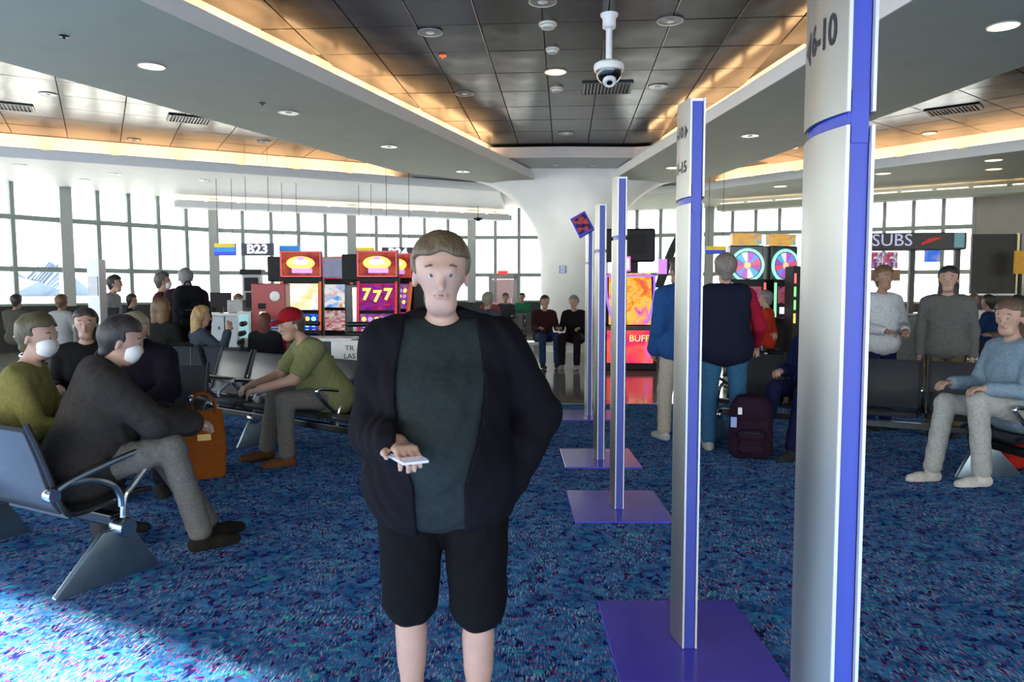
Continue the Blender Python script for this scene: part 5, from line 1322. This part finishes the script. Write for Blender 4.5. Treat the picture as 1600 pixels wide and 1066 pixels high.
# low table with white notice panel
p = at(548, 454, d=8.6); t = empty('notice_board', (p.x, p.y, 0), 0); tag(t, 'white notice board printed TR and LAS beside the bench', 'sign')
MB().box((0, 0, .62), (.46, .03, .62)).build('panel', white_plastic, t, bevel=.004)
for s_ in (-1, 1): MB().box((s_ * .2, 0, .17), (.03, .03, .34)).build('leg', dark_metal, t); MB().box((s_ * .2, 0, .01), (.04, .3, .02)).build('foot', dark_metal, t)
lettering('TR', .085, ink, t, (-.02, -.018, .84)); lettering('LAS', .085, ink, t, (-.02, -.018, .75))
p = at(515, 454, d=9.4); t = empty('counter_block', (p.x, p.y, 0)); tag(t, 'dark blue low counter with pale top left of the notice board', 'counter')
MB().box((0, 0, .44), (.56, .4, .88)).build('body', M('counter_navy', (.015, .03, .06), .5), t, bevel=.01); MB().box((0, 0, .90), (.62, .46, .04)).build('worktop', white_plastic, t, bevel=.008)
# white bench by the column
p = at(893, 575, 0.0); t = empty('white_bench', (1.0, 14.95, 0)); tag(t, 'white bench with round legs beside the column', 'bench')
MB().box((0, 0, .46), (1.5, .5, .06)).build('seat', white_plastic, t, bevel=.015)
for s_ in (-1, 1): 
    for yy in (-.18, .18): MB().lathe([(.05, 0), (.05, .43)], (s_ * .62, yy, 0), 16).build('leg', white_plastic, t, smooth=True)
# tall rolling easel etc: dark side wall of machine bank
p = at(915, 454, d=15.6); t = empty('machine_bank', (2.55, 15.2, 0)); tag(t, 'low dark counter bank behind the posts', 'counter')
MB().box((0, 0, .32), (1.0, .5, .64)).build('body', gunmetal, t, bevel=.01); MB().box((0, 0, .67), (1.06, .56, .05)).build('worktop', cab, t, bevel=.008)

# ------------------------------------------------------------------ food stand and right wall
dS = 15.5
p = at(1405, 454, d=dS); t = empty('food_stand', (p.x, p.y, 0), -.12); tag(t, 'food stand with dark fascia reading SUBS and lit menu screens', 'kiosk')
fasc = M('stand_fascia', (.05, .045, .042), .5)
U = px(1, dS)
fz = lambda y: 1.5 + (454 - y) * U
MB().box((0, 0, fz(379)), (176 * U, .5, 26 * U)).build('fascia', fasc, t, bevel=.02)
MB().box((76 * U, -.27, fz(378)), (14 * U, .04, 22 * U)).build('fascia_screen', M('stand_teal', (.06, .18, .2), .3, emit=(.1, .35, .4), estr=.3), t)
lettering('SUBS', 26 * U, M('subs_letters', (.55, .55, .75), .4, emit=(.6, .6, 1), estr=.35), t, (-20 * U, -.265, fz(378)), sx=1.05)
MB().tube([(22 * U, -.27, fz(384)), (34 * U, -.27, fz(378)), (50 * U, -.27, fz(374))], [.02, .05, .015], 6).build('logo_swoosh', M('swoosh_red', (.55, .05, .05), .4, emit=(1, .1, .1), estr=.2), t)
art_menu = screen_mat('menu_picture', [(.03, .04, .15), (.7, .06, .06), (.08, .12, .5), (.85, .8, .75), (.06, .08, .3)], 7, .9)
for k in range(3): MB().box((-62 * U + k * 24 * U, .05, fz(407)), (22 * U, .06, 26 * U)).build('menu_screen', art_menu, t, bevel=.004)
MB().box((-40 * U, .2, fz(430)), (90 * U, .1, 18 * U)).build('back_counter', M('stand_wood', (.30, .16, .06), .5), t)
MB().box((48 * U, .05, fz(398)), (22 * U, .06, 24 * U)).build('promo_screen', screen_mat('promo_picture', [(.03, .10, .75), (.06, .22, .9), (.5, .4, .55)], 3, .9, 'noise'), t, bevel=.004)
for x_ in (-86, 20, 86): MB().box((x_ * U, .1, fz(379) / 2), (.10, .10, fz(379))).build('post', fasc, t)
MB().box((0, -.35, .5), (176 * U, .5, 1.0)).build('counter', M('stand_counter', (.20, .20, .21), .4), t, bevel=.02)
MB().box((0, -.35, 1.03), (180 * U, .6, .05)).build('worktop', chrome, t, bevel=.01)
# counter wrapped in discs
p = at(1528, 454, d=13.6); t = empty('patterned_counter', (p.x, p.y, 0), -.05); tag(t, 'white counter with reddish brown round dots near the dark panel', 'counter')
cw = M('counter_white', (.62, .62, .63), .4)
MB().box((0, .1, .70), (1.05, .4, .90)).build('body', cw, t, bevel=.01); MB().box((0, .1, .12), (.9, .34, .24)).build('plinth', dark_metal, t)
dotm = M('dot_brown', (.28, .14, .12), .5)
for i in range(4):
    for j in range(3):
        MB().lathe([(.001, 0), (.10, 0), (.001, .006)], (-.39 + i * .26 + (.0), -.101, 1.0 - j * .27), 20, Matrix.Rotation(math.pi / 2, 3, 'X')).build('dot', dotm, t)
# dark panel wall on the right
p = at(1553, 454, d=17.0); t = empty('dark_partition', (p.x, p.y, 0), -.1); tag(t, 'large dark grey framed partition panel at the right', 'partition')
U2 = px(1, 17.0)
dkp = M('partition_dark', (.030, .029, .027), .5, var=.15)
z1_ = 1.5 + 88 * U2
MB().box((0, 0, (1.42 + z1_) / 2), (72 * U2, .08, z1_ - 1.44)).build('upper_panel', dkp, t)
MB().box((0, 0, .70), (72 * U2, .08, 1.36)).build('lower_panel', dkp, t)
MB().box((0, -.03, 1.41), (72 * U2, .05, .03)).build('rail', chrome, t)
MB().box((30 * U2, -.06, z1_ / 2), (.05, .05, z1_)).build('upright', M('upright_brass', (.5, .45, .3), .3, .8), t)
p = at(1596, 410, d=16.4); t = empty('orange_panel', (p.x, p.y, 0)); tag(t, 'orange lit panel at the right edge', 'sign')
MB().box((0, 0, p.z), (.3, .06, .5)).build('panel', M('panel_orange', (.55, .27, .02), .5, emit=(1, .5, .05), estr=.12), t); MB().box((0, .03, (p.z) / 2 - .12), (.06, .05, p.z - .24)).build('post', dark_metal, t)
# wall washer on the taupe wall
p = at(1575, 302, d=19.0)
t = empty('wall_washer', (p.x, 18.7, Z_S), 0); tag(t, 'recessed wall washer lighting the taupe wall', 'light')
MB().lathe([(.14, 0), (.15, -.012), (.1, -.014)], n=24).build('trim_ring', trim_m, t, smooth=True); MB().lathe([(.09, -.013), (.001, -.02)], n=16).build('bulb', lamp_warm, t, smooth=True)
ld = bpy.data.lights.new('wash', 'SPOT'); ld.energy = 160; ld.spot_size = 1.5; ld.spot_blend = .6; ld.color = (1, .82, .5); ld.shadow_soft_size = .06
lo = bpy.data.objects.new('wash', ld); COL.objects.link(lo); lo.parent = t; lo.location = (0, 0, -.04); lo.rotation_euler = (.35, 0, 0)
# wall mounted speaker camera before the windows
p = at(747, 342, d=23.5); t = empty('hanging_camera', p); tag(t, 'small dark device hanging before the window left of the column', 'camera')
MB().lathe([(.001, .06), (.07, .03), (.09, -.02), (.05, -.07), (.001, -.08)], n=14).build('body', black_plastic, t, smooth=True); MB().tube([(0, 0, .05), (0, 0, Z_S + .02 - p.z)], .012, 6).build('rod', dark_metal, t)
MB().tube([(-.13, 0, 0), (.13, 0, 0)], .03, 8).build('cross_arm', black_plastic, t)
